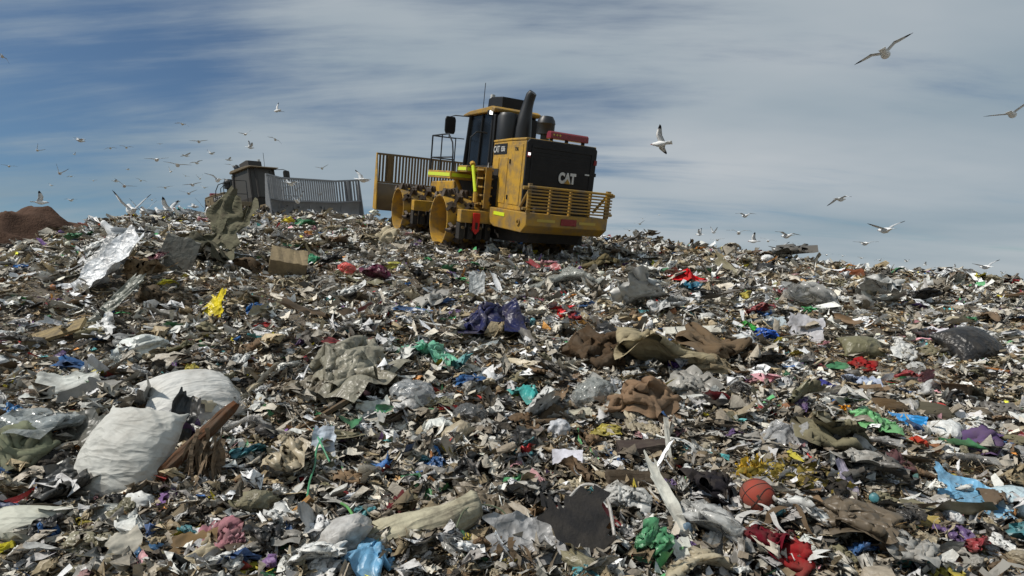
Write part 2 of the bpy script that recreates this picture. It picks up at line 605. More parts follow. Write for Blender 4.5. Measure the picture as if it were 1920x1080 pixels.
def compactor(root, K):
    def part(name, m, mat, parent=root, **kw):
        return m.build(name, K[mat], parent, **kw)
    # frame and axles
    part('chassis', MB().prism([(-3.3, 1.15), (-3.0, .62), (-1.4, .5), (6.0, .5), (6.0, 1.5), (2.6, 1.9), (-3.3, 1.6)], -.85, .85, 0), 'dark', bevel=.02)
    for y in (0, 4.55):
        part('axle', MB().tube([(-1.25, y, .885), (1.25, y, .885)], .36, 16), 'dark', smooth=True)
    # engine hood
    hp = [(-1.02, -.69), (-1.16, -2.13), (-1.13, -2.98), (1.13, -2.98), (1.16, -2.13), (1.02, -.69)]
    hood = part('engine_hood', MB().prism(hp, 1.47, 3.38, 2), 'yel', bevel=.03)
    cap = [(a * 1.015, b - .005 if b < -2 else b + .02) for a, b in hp]
    part('hood_cap', MB().prism(cap, 3.383, 3.45, 2), 'yel', hood, bevel=.02)
    for sx in (-1, 1):      # door panels on the hood's flank, proud of it by a few mm
        for y0, y1, z0, z1 in ((-1.28, -.80, 1.62, 2.92), (-2.02, -1.36, 1.62, 2.92), (-2.86, -2.24, 1.62, 3.28)):
            def xs(y):
                return np.interp(-y, [.69, 2.13, 2.98], [1.02, 1.16, 1.13])
            m = MB()
            v = [(sx * (xs(y) + e), y, z) for e in (-.01, .018) for y, z in ((y0, z0), (y1, z0), (y1, z1), (y0, z1))]
            m.add(v, [(0, 1, 2, 3), (7, 6, 5, 4), (0, 4, 5, 1), (1, 5, 6, 2), (2, 6, 7, 3), (3, 7, 4, 0)])
            d = part('hood_door', m, 'yel', hood, bevel=.012)
        m = MB()
        v = [(sx * (xs(y) + e), y, z) for e in (.002, .012) for y, z in ((-.78, 3.02), (-1.86, 3.02), (-1.86, 3.32), (-.78, 3.32))]
        m.add(v, [(0, 1, 2, 3), (7, 6, 5, 4), (0, 4, 5, 1), (1, 5, 6, 2), (2, 6, 7, 3), (3, 7, 4, 0)])
        part('name_plate', m, 'blk', hood)
        ang = math.atan2(.14, 1.44)
        for body, yc, h in (('CAT', -1.02, .19), ('836', -1.56, .15)):
            t = link('lettering', text_mesh('lettering', body, K['white'], h), hood)
            X = Vector((0, -1, 0)) if sx < 0 else Vector((0, 1, 0))
            X = Matrix.Rotation(0, 3, 'Z') @ X
            nrm = Vector((sx * math.cos(ang), math.sin(ang), 0))
            X = Vector((0, 0, 1)).cross(nrm)
            mm = Matrix((X, Vector((0, 0, 1)), nrm)).transposed().to_4x4()
            mm.translation = Vector((sx * (xs(yc) + .016), yc, 3.17 - h / 2))
            t.matrix_local = mm
        t = link('lettering', text_mesh('lettering', '736', K['pipe'], .10, .003, .004), hood)
        nrm = Vector((sx, 0, 0))
        X = Vector((0, 0, 1)).cross(nrm)
        mm = Matrix((X, Vector((0, 0, 1)), nrm)).transposed().to_4x4()
        mm.translation = Vector((sx * 1.172, -2.52, 3.1))
        t.matrix_local = mm
        for z in (1.75, 2.75):
            part('hinge', MB().box((sx * 1.14, -2.2, z), (sx * 1.185, -2.15, z + .12)), 'blk', hood)
    # black rear grille
    gr = part('rear_grille', MB().prism([(-1.14, 1.5), (1.14, 1.5), (1.14, 3.34), (1.06, 3.43), (-1.06, 3.43), (-1.14, 3.34)], -3.075, -2.984, 1), 'blk', bevel=.03)
    part('grille_frame', MB().box((-1.0, -3.095, 3.2), (1.0, -3.077, 3.26)).box((-1.0, -3.095, 2.2), (-.94, -3.077, 3.2)).box((.94, -3.095, 2.2), (1.0, -3.077, 3.2)), 'blk', gr, bevel=.006)
    for k in range(10):
        z = 2.24 + k * .095
        part('grille_slat', MB().box((-.93, -3.086, z), (.93, -3.077, z + .03)), 'blk', gr)
    t = link('lettering', text_mesh('lettering', 'CAT', K['white'], .31, .006, .06), gr)
    t.matrix_local = Matrix.Translation((.2, -3.1, 2.33)) @ Matrix.Rotation(R_(90), 4, 'X') @ Matrix.Diagonal((.74, 1, 1, 1))
    part('emblem', MB().prism([(.10, 2.33), (.31, 2.33), (.205, 2.47)], -3.122, -3.109, 1), 'brown', gr)
    part('handle', MB().box((.78, -3.11, 2.62), (.92, -3.078, 2.66)), 'white', gr)
    for x in (-1.08, 1.09):
        part('tail_lamp', MB().box((x - .05, -3.11, 2.93), (x + .05, -3.077, 3.07)), 'red', gr, bevel=.01)
    part('lamp', MB().box((-1.115, -3.125, 2.985), (-1.05, -3.111, 3.05)), 'lamp', gr)
    # right-hand side light stack
    part('side_lamp', MB().box((1.16, -2.9, 2.62), (1.3, -2.7, 2.72)).box((1.16, -2.86, 2.76), (1.24, -2.74, 2.98)), 'blk', hood, bevel=.01)
    # bumper
    bp = [(-3.71, 1.47), (-3.71, 1.14), (-3.45, .93), (-1.75, .93), (-1.35, 1.05), (-.95, 1.33), (-.95, 1.47)]
    bu = part('bumper', MB().prism(bp, -1.31, 1.31, 0), 'brown', bevel=.02)
    part('reflector', MB().box((-.98, -3.722, 1.26), (-.42, -3.712, 1.33)), 'tape', bu)
    part('reflector', MB().box((.36, -3.722, 1.26), (.9, -3.712, 1.33)), 'tape', bu)
    part('tail_lamp', MB().box((-.24, -3.74, 1.2), (.26, -3.712, 1.38)), 'red', bu, bevel=.01)
    for sx in (-1, 1):
        part('hi_vis_stripe', MB().box((sx * 1.322, -2.42, 1.27), (sx * 1.312, -1.72, 1.37)), 'hiv', bu)
        part('lashing_ring', MB().rev([(sx * 1.33 + d, r) for d, r in ((-.02, .05), (.02, .05), (.02, .09), (-.02, .09), (-.02, .05))], 0, (0, -3.3, 1.2), 16), 'brown', bu)
    # rear guard rail
    for x, w in ((-1.26, .05), (-.62, .028), (.02, .028), (.66, .028), (1.26, .065)):
        part('guard_post', MB().box((x - w, -3.71, 1.472), (x + w, -3.62, 2.16 if w < .04 else 2.24)), 'brown', bevel=.008)
    for k in range(8):
        z = 1.56 + k * .085
        part('guard_rail', MB().tube([(-1.34, -3.735, z), (1.36, -3.735, z)], .022 if k < 7 else .034, 8), 'brown', smooth=True)
    for sx in (-1, 1):
        part('guard_brace', MB().tube([(sx * 1.24, -3.64, 2.1), (sx * 1.2, -3.1, 1.6)], .04, 8), 'brown', smooth=True)
        part('guard_hinge', MB().tube([(sx * 1.3, -3.67, 2.12), (sx * 1.46, -3.67, 2.12)], .05, 10).tube([(sx * 1.3, -3.67, 1.58), (sx * 1.44, -3.67, 1.58)], .04, 10), 'brown', smooth=True)
    # drums with cleats
    cl = MB()
    for a in (0, math.pi / 2):
        c, s_ = math.cos(a), math.sin(a)
        w, l = .048, .15
        v = []
        for z, k in ((-.02, 1.25), (.19, .72)):
            for dx, dy in ((-l, -w), (l, -w), (l, w), (-l, w)):
                dx *= k
                v.append((dx * c - dy * s_, dx * s_ + dy * c, z))
        cl.add(v, [(0, 3, 2, 1), (4, 5, 6, 7), (0, 1, 5, 4), (1, 2, 6, 5), (2, 3, 7, 6), (3, 0, 4, 7)])
    clm = cl.mesh('cleat', K['tip'])
    rd, wd = .80, 1.42
    for y in (0, 4.55):
        for sx in (-1, 1):
            m = MB()
            xo, xi = sx * 2.38, sx * (2.38 - wd)
            k = -sx
            prof = [(xi, .30), (xi, rd - .04), (xi, rd), (xo, rd), (xo, rd - .05), (xo + k * .02, rd - .055), (xo + k * .62, rd - .09), (xo + k * .66, .40), (xo + k * .60, .36), (xo + k * .60, .01)]
            m.rev(prof, 0, (0, y, .885), 48)
            dr = part('drum', m, 'drum', smooth=True)
            part('hub', MB().rev([(xo + k * .60, .30), (xo + k * .46, .28), (xo + k * .44, .24), (xo + k * .44, .01)], 0, (0, y, .885), 24), 'dark', dr, smooth=True)
            for row in range(5):
                for q in range(8):
                    a = 2 * math.pi * (q + .5 * (row % 2)) / 8 + .2
                    c = link('cleat', clm, dr)
                    x = xi + (xo - xi) * (row + .5) / 5
                    mm = Matrix.Translation((x, y, .885)) @ Matrix.Rotation(a, 4, 'X') @ Matrix.Translation((0, 0, rd)) @ Matrix.Rotation(.785 if row % 2 else .5, 4, 'Z')
                    c.matrix_local = mm
    # scraper frame behind each rear drum, with bolted teeth
    for sx in (-1, 1):
        for y0 in (-1.5, 3.0):
            part('scraper_bar', MB().box((sx * 1.05, y0 + .1, .95), (sx * 2.2, y0 + .42, 1.32)), 'yel', bevel=.02)
            for k in range(4):
                x = sx * (1.25 + .28 * k)
                part('scraper_tooth', MB().box((x - .09, y0 + .2, .45), (x + .09, y0 + .5, .93)), 'dark', bevel=.02)
                part('bolt', MB().tube([(x, y0 + .14, .8), (x, y0 + .21, .8)], .045, 8), 'steel')
        t = MB().prism([(sx * 1.62, 1.25), (sx * 1.84, 1.25), (sx * 1.84, .74), (sx * 1.73, .62), (sx * 1.62, .74)], -1.49, -1.41, 1)
        part('tow_hook', t, 'tow', bevel=.02)
        part('hook_slot', MB().box((sx * 1.69, -1.497, .78), (sx * 1.77, -1.492, .98)), 'dark')
    # cab
    part('cab_base', MB().prism([(-.62, 1.5), (2.5, 1.5), (2.4, 2.7), (-.62, 2.7)], -.9, .9, 0), 'dark', bevel=.03)
    g = MB()
    lo = [(-.74, .12), (.74, .12), (.74, 2.2), (.45, 2.42), (-.45, 2.42), (-.74, 2.2)]
    hi = [(-.70, .16), (.70, .16), (.70, 2.02), (.42, 2.2), (-.42, 2.2), (-.70, 2.02)]
    g.add([(a, b, 2.72) for a, b in lo] + [(a, b, 4.36) for a, b in hi], [(0, 1, 2, 3, 4, 5)[::-1], (6, 7, 8, 9, 10, 11)] + [(i, (i + 1) % 6, 6 + (i + 1) % 6, 6 + i) for i in range(6)])
    cab = part('cab_window', g, 'glass')
    for (a, b), (c, d) in zip(lo, hi):
        part('cab_post', MB().tube([(a * 1.02, b, 2.7), (c * 1.02, d, 4.38)], .075, 6), 'blk', cab)
    part('cab_post', MB().tube([(-.765, 1.0, 2.7), (-.72, 1.0, 4.38)], .04, 6), 'blk', cab)
    part('cab_rear_wall', MB().box((-.76, -.05, 2.72), (.76, .1, 4.3)), 'blk', bevel=.02)
    rf = part('cab_roof', MB().prism([(-.08, 4.38), (2.5, 4.38), (2.45, 4.44), (1.9, 4.52), (.1, 4.56), (-.12, 4.48)], -.84, .84, 0), 'brown', bevel=.05)
    part('air_conditioner', MB().prism([(.35, 4.5), (1.5, 4.5), (1.45, 4.95), (1.2, 5.0), (.35, 4.93)], -.38, .42, 0), 'blk', rf, bevel=.03)
    part('antenna', MB().tube([(-.55, 1.45, 4.6), (-.52, 1.5, 5.45)], .012, 6), 'rail', rf)
    part('beacon', MB().tube([(-.3, 1.3, 4.96), (-.3, 1.3, 5.08)], .08, 12), 'white', rf, smooth=True)
    part('work_lamp', MB().box((-.9, .16, 4.27), (-.7, .3, 4.43)), 'blk', rf, bevel=.01)
    part('lamp', MB().box((-.88, .14, 4.29), (-.72, .158, 4.41)), 'lamp', rf)
    # mirror
    part('mirror_arm', MB().tube([(-.72, 2.15, 4.36), (-1.15, 2.4, 4.36), (-1.32, 2.45, 4.3), (-1.32, 2.45, 3.6), (-.8, 2.3, 3.6)], .02, 6), 'rail', smooth=True)
    mi = part('mirror', MB().prism([(-1.47, 3.72), (-1.17, 3.72), (-1.13, 3.82), (-1.13, 4.2), (-1.17, 4.3), (-1.47, 4.3), (-1.51, 4.2), (-1.51, 3.82)], 2.36, 2.45, 1), 'blk', bevel=.02)
    # platforms, railing, ladder
    for sx in (-1, 1):
        fe = part('platform', MB().box((sx * .92, .25, 2.18), (sx * 2.0, 2.4, 2.42)).box((sx * .92, -.45, 2.42), (sx * 1.75, .3, 2.62)), 'yel', bevel=.02)
        part('hi_vis_stripe', MB().box((sx * 2.012, .28, 2.25), (sx * 2.002, 2.36, 2.36)).box((sx * 1.95, .24, 2.25), (sx * 1.3, .248, 2.36)), 'hiv', fe)
        part('hi_vis_stripe', MB().box((sx * 1.762, -.42, 2.47), (sx * 1.752, .27, 2.57)).box((sx * 1.72, -.462, 2.47), (sx * 1.2, -.452, 2.57)), 'hiv', fe)
        part('platform_strut', MB().tube([(sx * 1.7, .5, 2.2), (sx * 1.2, .75, 1.5)], .06, 8), 'yel', fe)
        y0, y1, z = .3, 2.34, 3.58
        x = sx * 1.94
        part('railing', MB().tube([(x, y0, 2.42), (x, y0 + .02, 3.0), (x, y0 + .12, 3.3), (x, y0 + .5, z), (x, y1, z), (sx * 1.1, y1, z), (sx * 1.1, y1, 2.42)], .025, 8)
             .tube([(x, y1, 2.42), (x, y1, z)], .028, 8).tube([(x, y0 + .05, 2.85), (x, y1, 2.85), (sx * 1.1, y1, 2.85)], .022, 8)
             .tube([(x, 1.4, 2.42), (x, 1.4, z)], .022, 8), 'rail', smooth=True)
        part('handrail', MB().tube([(sx * 1.5, .05, 2.62), (sx * 1.5, .05, 3.5), (sx * 1.3, .05, 3.7), (sx * .95, .05, 3.7)], .024, 8), 'rail', smooth=True)
        part('hi_vis_rail', MB().tube([(sx * 1.62, -.62, 2.62), (sx * 1.66, -1.05, 1.85)], .055, 8), 'hiv')
        part('rail_mount', MB().tube([(sx * 1.6, -.5, 2.7), (sx * 1.62, -.6, 2.64)], .085, 8), 'yel')
        part('rail_mount', MB().tube([(sx * 1.66, -1.06, 1.84), (sx * 1.68, -1.12, 1.55)], .075, 8), 'yel')
        for yy in (-.72, -1.32):
            part('ladder_stringer', MB().box((sx * 1.3, yy - .03, 1.4), (sx * 1.5, yy + .03, 2.6)), 'brown', bevel=.008)
        for k in range(5):
            zz_ = 1.5 + k * .25
            part('ladder_step', MB().box((sx * 1.22, -1.29, zz_), (sx * 1.56, -.75, zz_ + .05)), 'brown', bevel=.006)
        part('ladder_back', MB().box((sx * .95, -1.3, 1.4), (sx * 1.1, -.72, 2.6)), 'dark')
        part('grab_rail', MB().tube([(sx * 1.18, -.78, 2.75), (sx * 1.3, -1.0, 2.5), (sx * 1.32, -1.38, 1.62)], .022, 8), 'rail', smooth=True)
    # exhaust, pre-cleaner, light bar
    part('muffler', MB().tube([(-.35, -.15, 3.45), (-.35, -.15, 4.25), (-.35, -.15, 4.36), (-.35, -.15, 4.4)], [.36, .36, .30, .1], 20), 'pipe', smooth=True)
    part('exhaust_stack', MB().tube([(.0, -.5, 3.45), (.0, -.5, 3.95), (.03, -.53, 4.3), (.06, -.56, 4.6), (.09, -.59, 4.8), (.11, -.63, 4.94), (.14, -.69, 5.03)], [.30, .28, .22, .175, .16, .16, .13], 20), 'pipe', smooth=True)
    pc = part('pre_cleaner', MB().tube([(.4, -1.25, 3.45), (.4, -1.25, 3.8)], .14, 14), 'pipe', smooth=True)
    part('cleaner_bowl', MB().rev([(3.78, .20), (3.78, .275), (4.08, .27), (4.10, .285), (4.2, .26), (4.31, .19), (4.34, .01)], 2, (.4, -1.25, 0), 24), 'pipe', pc, smooth=True)
    lb = part('light_bar', MB().prism([(-2.98, 3.52), (-2.72, 3.52), (-2.74, 3.68), (-2.80, 3.72), (-2.92, 3.72), (-2.97, 3.68)], -.40, .86, 0), 'red', bevel=.02)
    for x in (-.3, .2, .75):
        part('light_bar_foot', MB().box((x - .03, -2.9, 3.452), (x + .03, -2.8, 3.52)), 'blk', lb)
    for x in (-.3, -.2, -.1):
        part('light_bar_lamp', MB().tube([(x, -2.985, 3.62), (x, -2.975, 3.62)], .03, 10), 'tape', lb)
    # front frame, arms, cylinders
    part('front_frame', MB().prism([(2.75, .8), (5.9, .7), (6.1, 1.3), (5.4, 2.05), (3.0, 2.15)], -.8, .8, 0), 'yel', bevel=.04)
    for sx in (-1, 1):
        part('lift_arm', MB().prism([(4.9, 1.05), (6.85, .95), (6.85, 1.4), (5.0, 1.5)], sx * .86 - .08, sx * .86 + .08, 0), 'yel', bevel=.02)
        part('lift_cylinder', MB().tube([(sx * .6, 4.6, 2.05), (sx * .62, 5.8, 1.75)], .10, 12).tube([(sx * .62, 5.7, 1.775), (sx * .64, 6.85, 1.5)], .055, 12), 'steel', smooth=True)
    # blade: curved mouldboard in three pieces, end plates, trash rack
    bx = [-2.6, -1.55, 1.55, 2.6]
    prof = [(-.02, .68), (-.20, .90), (-.27, 1.2), (-.22, 1.5), (-.08, 1.76)]
    for a, b in zip(bx[:-1], bx[1:]):
        v = []
        for x in (a, b):
            for dy, z in prof:
                v.append((x, blade_y(x) + dy, z))
            for dy, z in prof:
                v.append((x, blade_y(x) + dy - .07, z))
        n = len(prof)
        f = []
        for i in range(n - 1):
            f.append((i, i + 1, 2 * n + i + 1, 2 * n + i))
            f.append((n + i, 3 * n + i, 3 * n + i + 1, n + i + 1))
        f += [(0, 2 * n, 3 * n, n), (n - 1, 2 * n - 1, 4 * n - 1, 3 * n - 1)]
        f += [tuple(range(n)) + tuple(range(2 * n - 1, n - 1, -1)), tuple(range(3 * n - 1, 2 * n - 1, -1)) + tuple(range(3 * n, 4 * n))]
        part('mouldboard', MB().add(v, f), 'steel', smooth=True)
        v = [(x, blade_y(x) + dy, z) for x in (a, b) for dy, z in ((.02, .64), (.07, .64), (-.08, .92), (-.13, .92))]
        part('cutting_edge', MB().add(v, [(0, 1, 2, 3), (7, 6, 5, 4), (0, 4, 5, 1), (1, 5, 6, 2), (2, 6, 7, 3), (3, 7, 4, 0)]), 'bright' if 'bright' in K else 'steel')
        for z0, z1 in ((1.765, 1.84), (2.90, 2.98)):
            v = [(x, blade_y(x) + dy, z) for x in (a, b) for dy, z in ((-.12, z0), (-.02, z0), (-.02, z1), (-.12, z1))]
            part('rack_rail', MB().add(v, [(0, 1, 2, 3), (7, 6, 5, 4), (0, 4, 5, 1), (1, 5, 6, 2), (2, 6, 7, 3), (3, 7, 4, 0)]), 'steel')
    for sx in (-1, 1):
        y = blade_y(2.6)
        part('end_plate', MB().prism([(y - .42, .68), (y + .12, .68), (y + .06, 1.76), (y - .02, 2.98), (y - .14, 2.98), (y - .36, 1.76)], sx * 2.605, sx * 2.65, 0), 'yel' if not 'bright' in K else 'steel', bevel=.01)
        part('rack_post', MB().box((sx * 2.12 - .09, blade_y(2.1) - .13, 1.842), (sx * 2.12 + .09, blade_y(2.1) - .01, 2.898)), 'steel')
    bar = MB().box((-.036, -.10, 1.842), (.036, -.04, 2.898)).mesh('rack_bar', K['steel'])
    x = -2.50
    while x < 2.52:
        if abs(abs(x) - 2.12) > .11:
            o_ = link('rack_bar', bar, root)
            o_.location = (x, blade_y(x), 0)
        x += .128
    for x in (-1.8, -.9, 0, .9, 1.8):
        part('blade_rib', MB().prism([(blade_y(x) - .30, .75), (blade_y(x) - .36, 1.2), (blade_y(x) - .18, 1.76), (blade_y(x) - .12, 1.7), (blade_y(x) - .28, 1.2), (blade_y(x) - .12, .75)], x - .04, x + .04, 0), 'steel')


def pose(root, O, h, p, r):
    R, F, U = axes(h, p, r)
    m = Matrix((R, F, U)).transposed().to_4x4()
    m.translation = Vector(O)
    root.matrix_world = m


YEL = lin(190, 147, 48)
r1 = link('landfill_compactor', None)
tag(r1, 'big yellow landfill compactor with black rear grille, standing on the crest', 'compactor')
pose(r1, MO, MH, MP, MR)
compactor(r1, machine_mats('', YEL, .88))
r2 = link('landfill_compactor', None)
tag(r2, 'dusty landfill compactor behind the left crest, showing its raised steel blade front', 'compactor')
K2 = machine_mats('dusty_', lin(126, 110, 82), .9)
K2['hiv'] = K2['yel']
K2['steel'] = material('scoured_steel', (0.27, 0.27, 0.275), rough=.45, metal=.25, dirt=.5, dirt_col=(.14, .13, .12), dscale=1.5)
K2['glass'] = material('dusty_glass', (0.07, 0.065, 0.058), rough=.5, spec=.3)
K2['blk'] = material('dusty_black', (0.05, 0.046, 0.042), rough=.8)
K2['bright'] = material('polished_edge', (0.55, 0.55, 0.55), rough=0.28, metal=.8, dirt=.2, dscale=2)
pose(r2, (-15.5, 34.4, 2.35), R_(130), R_(3.0), R_(5))
FLARE[0] = .62
compactor(r2, K2)

#==TRASH==
# ------------------------------------------------------------------ crumple tools


def tri(s):
    return np.abs((s % 2.0) - 1.0)


def crumple(P, seed, f0=1.5, n=7, gain=.72, warp=.35):
    """sharp irregular folds, about -1..1"""
    r = np.random.RandomState(seed)
    P = np.asarray(P, float)
    Wp = P.copy()
    for k in range(3):
        d = r.normal(size=(3, 3))
        Wp = Wp + warp / (k + 1) * np.sin(P @ d.T * (1.5 + k) + r.uniform(0, 6.28, 3))
    out = np.zeros(len(P))
    a, f, tot = 1.0, f0, 0
    for k in range(n):
        d = r.normal(size=3)
        d /= np.linalg.norm(d)
        out += a * (tri(Wp @ d * f + r.uniform(0, 2)) * 2 - 1)
        tot += a
        a *= gain
        f *= 1.38
    return out / tot * 1.8


_ico = {}


def ico(n):
    if n not in _ico:
        bm = bmesh.new()
        bmesh.ops.create_icosphere(bm, subdivisions=n, radius=1)
        V = np.array([v.co[:] for v in bm.verts])
        F = np.array([[v.index for v in f.verts] for f in bm.faces])
        bm.free()
        _ico[n] = (V, F)
    return _ico[n]


def sack(seed, n=4, amp=.16, box=2.6, fold=1.6, knot=0.0, sag=.25):
    """filled bag, about 2 x 2 x 1.4 units, centred, rounded box with folds"""
    V, F = ico(n)
    V = V.copy()
    r = np.random.RandomState(seed)
    p = (np.abs(V) ** box).sum(1) ** (-1 / box)
    V = V * p[:, None]
    c = crumple(V, seed, fold, 8)
    V = V * (1 + amp * c)[:, None]
    low = crumple(V * .6, seed + 5, .8, 3)
    V = V * (1 + .12 * low)[:, None]
    V[:, 2] *= .72
    V[:, 2] -= sag * (V[:, 0] ** 2) * .3
    if knot > 0:
        t = np.clip((V[:, 1] - .45) / .6, 0, 1)
        V[:, 0] *= 1 - knot * t
        V[:, 2] *= 1 - knot * t
        V[:, 1] += .55 * t * knot
    return V, F


def sheet(seed, nx=30, ny=30, amp=.10, curl=.6, tear=.10, fold=1.2, n=8):
    """torn crumpled sheet 2 x 2 units in the local xy plane"""
    r = np.random.RandomState(seed)
    a, b = np.meshgrid(np.linspace(-1, 1, nx), np.linspace(-1, 1, ny))
    a, b = a.ravel(), b.ravel()
    P = np.stack([a, b, 0 * a], 1)
    ex = crumple(np.stack([b * 1.3, np.sign(a) * 2, 0 * a], 1), seed + 1, 1.3, 5)
    ey = crumple(np.stack([a * 1.3, np.sign(b) * 2 + 5, 0 * a], 1), seed + 2, 1.3, 5)
    x = a * (1 + tear * ex * np.abs(a) ** 3)
    y = b * (1 + tear * ey * np.abs(b) ** 3)
    z = amp * crumple(P, seed + 3, fold, n)
    th = r.uniform(0, math.pi)
    w = x * math.cos(th) + y * math.sin(th)
    v = -x * math.sin(th) + y * math.cos(th)
    z = z + curl * .35 * (w * w - .4) + curl * .2 * np.sin(v * 2.2 + r.uniform(0, 6))
    s_ = amp * .6
    x = x + s_ * crumple(P + 7, seed + 4, fold, 5)
    y = y + s_ * crumple(P + 13, seed + 5, fold, 5)
    i = np.arange(nx - 1)[None, :] + np.arange(ny - 1)[:, None] * nx
    F = np.stack([i, i + 1, i + 1 + nx, i + nx], -1).reshape(-1, 4)
    return np.stack([x, y, z], 1), F


def heap(seed, rings=20, segs=52, folds=.16, height=.7, fold=1.6, rough=.32, aniso=.32, soft=0.0):
    """cloth thrown in a heap, radius ~1, edge tucked under"""
    r = np.random.RandomState(seed)
    V = [(0, 0, 0)]
    th = np.linspace(0, 2 * math.pi, segs, endpoint=False)
    out = 1 + rough * crumple(np.stack([np.cos(th), np.sin(th), 0 * th], 1), seed, 1.2, 5)
    P = []
    for i in range(1, rings + 1):
        t = i / rings
        P.append(np.stack([np.cos(th) * out * t, np.sin(th) * out * t, np.full(segs, t)], 1))
    P = np.concatenate([np.array([[0, 0, 0.]])] + P)
    t = P[:, 2].copy()
    Q = P.copy()
    Q[:, 2] = 0
    an = r.uniform(0, math.pi)
    ca_, sa_ = math.cos(an), math.sin(an)
    G = np.stack([Q[:, 0] * ca_ + Q[:, 1] * sa_, (-Q[:, 0] * sa_ + Q[:, 1] * ca_) * aniso, 0 * t], 1)
    if soft:
        # narrow ridges with broad hollows between them, as in thrown cloth
        Wq = G + .22 * np.stack([np.sin(G[:, 1] * 3.1 + 1 + seed), np.sin(G[:, 0] * 2.7 + seed), 0 * t], 1)
        c = np.zeros(len(t))
        for k_, (fr, am) in enumerate(((4.6, 1.0), (8.3, .5), (14.0, .22))):
            dv = np.array([1.0, r.uniform(-.5, .5), 0]) if k_ < 2 else np.array([r.uniform(-1, 1), 1.0, 0])
            c += am * (((1 - np.abs(np.sin(Wq @ dv * fr * fold / 1.6 + r.uniform(0, 6)))) ** 1.4) * 2.4 - .8)
        c = c * soft + (1 - soft) * crumple(G, seed + 9, fold * 2.0, 8, .84, .4)
    else:
        c = crumple(G, seed + 9, fold * 2.0, 8, .84, .4)
    lump = crumple(Q * .8, seed + 4, 1.0, 3)
    z = height * (1 - t ** 4) * (.8 + .4 * lump) + folds * c * (1 - t ** 6) - .2 * t ** 8
    Q[:, 2] = z
    Q[:, :2] *= (1 + .10 * crumple(P * 1.2, seed + 2, fold, 5) * t)[:, None]
    F = []
    for k in range(segs):
        F.append((0, 1 + k, 1 + (k + 1) % segs))
    A = np.array(F)
    B = []
    for i in range(rings - 1):
        o0, o1 = 1 + i * segs, 1 + (i + 1) * segs
        for k in range(segs):
            k2 = (k + 1) % segs
            B.append((o0 + k, o1 + k, o1 + k2))
            B.append((o0 + k, o1 + k2, o0 + k2))
    return Q, np.concatenate([A, np.array(B)])


def pillow(seed, n=30, p=5, h=.5, wr=.05, corner=.14, fold=2.2, belly=.7):
    """stuffed bag with seamed edges and drawn-out corners, 2 x 2 units in xy"""
    g = np.sin(np.linspace(-1, 1, n) * math.pi / 2)
    a, b = np.meshgrid(g, g)
    a, b = a.ravel(), b.ravel()
    P = np.stack([a, b, 0 * a], 1)
    Vs, Fs = [], []
    i = np.arange(n - 1)[None, :] + np.arange(n - 1)[:, None] * n
    F = np.stack([i, i + 1, i + 1 + n, i + n], -1).reshape(-1, 4)
    lw = crumple(P * .8, seed + 3, .8, 3)
    x = a * (1 - corner * (1 - b * b)) + .05 * lw * b
    y = b * (1 - corner * (1 - a * a)) + .05 * lw * a
    for sg in (1, -1):
        f = ((1 - np.abs(a) ** p) * (1 - np.abs(b) ** p))
        c = crumple(P * np.array([.30, 1.25, 1]), seed + sg, fold, 7, .82, .16)
        gather = wr * 1.2 * (tri(b * 9 + lw) - .5) * np.abs(a) ** 4 + wr * 1.2 * (tri(a * 9 + lw) - .5) * np.abs(b) ** 4
        z = f ** .5 * h * (1 + .25 * lw) * (1 if sg > 0 else belly) + (wr * c + gather) * f ** .25
        Vs.append(np.stack([x, y, sg * z], 1))
        Fs.append(F if sg > 0 else F[:, ::-1])
    Fs[1] = Fs[1] + n * n
    return np.concatenate(Vs), np.concatenate(Fs)


def log_mesh(seed, n=26, seg=16, bend=.2, rough=.14, taper=.25):
    """rough trunk of length 2 along x, radius ~1 in y/z before scaling"""
    r = np.random.RandomState(seed)
    t = np.linspace(-1, 1, n)
    a = np.linspace(0, 2 * math.pi, seg, endpoint=False)
    T, A = np.meshgrid(t, a, indexing='ij')
    P = np.stack([T.ravel() * 1.2, np.cos(A).ravel(), np.sin(A).ravel()], 1)
    rad = 1 + rough * crumple(P, seed, 1.4, 7) - taper * .5 * T.ravel()
    end = np.clip((np.abs(T.ravel()) - .93) / .07, 0, 1)
    rad = rad * (1 - .25 * end)
    b = bend * np.sin(T * 2.0 + r.uniform(0, 6)).ravel()
    V = np.stack([T.ravel() + .02 * crumple(P * 2, seed + 1, 2, 4) * (np.abs(T.ravel()) > .9), P[:, 1] * rad + b * 4, P[:, 2] * rad], 1)
    F = []
    for i in range(n - 1):
        for k in range(seg):
            F.append((i * seg + k, i * seg + (k + 1) % seg, (i + 1) * seg + (k + 1) % seg))
            F.append((i * seg + k, (i + 1) * seg + (k + 1) % seg, (i + 1) * seg + k))
    c0, c1 = len(V), len(V) + 1
    V = np.concatenate([V, [[-1, b[0] * 4, 0], [1, b[-1] * 4, 0]]])
    for k in range(seg):
        F.append((c0, (k + 1) % seg, k))
        F.append((c1, (n - 1) * seg + k, (n - 1) * seg + (k + 1) % seg))
    return V, np.array(F)


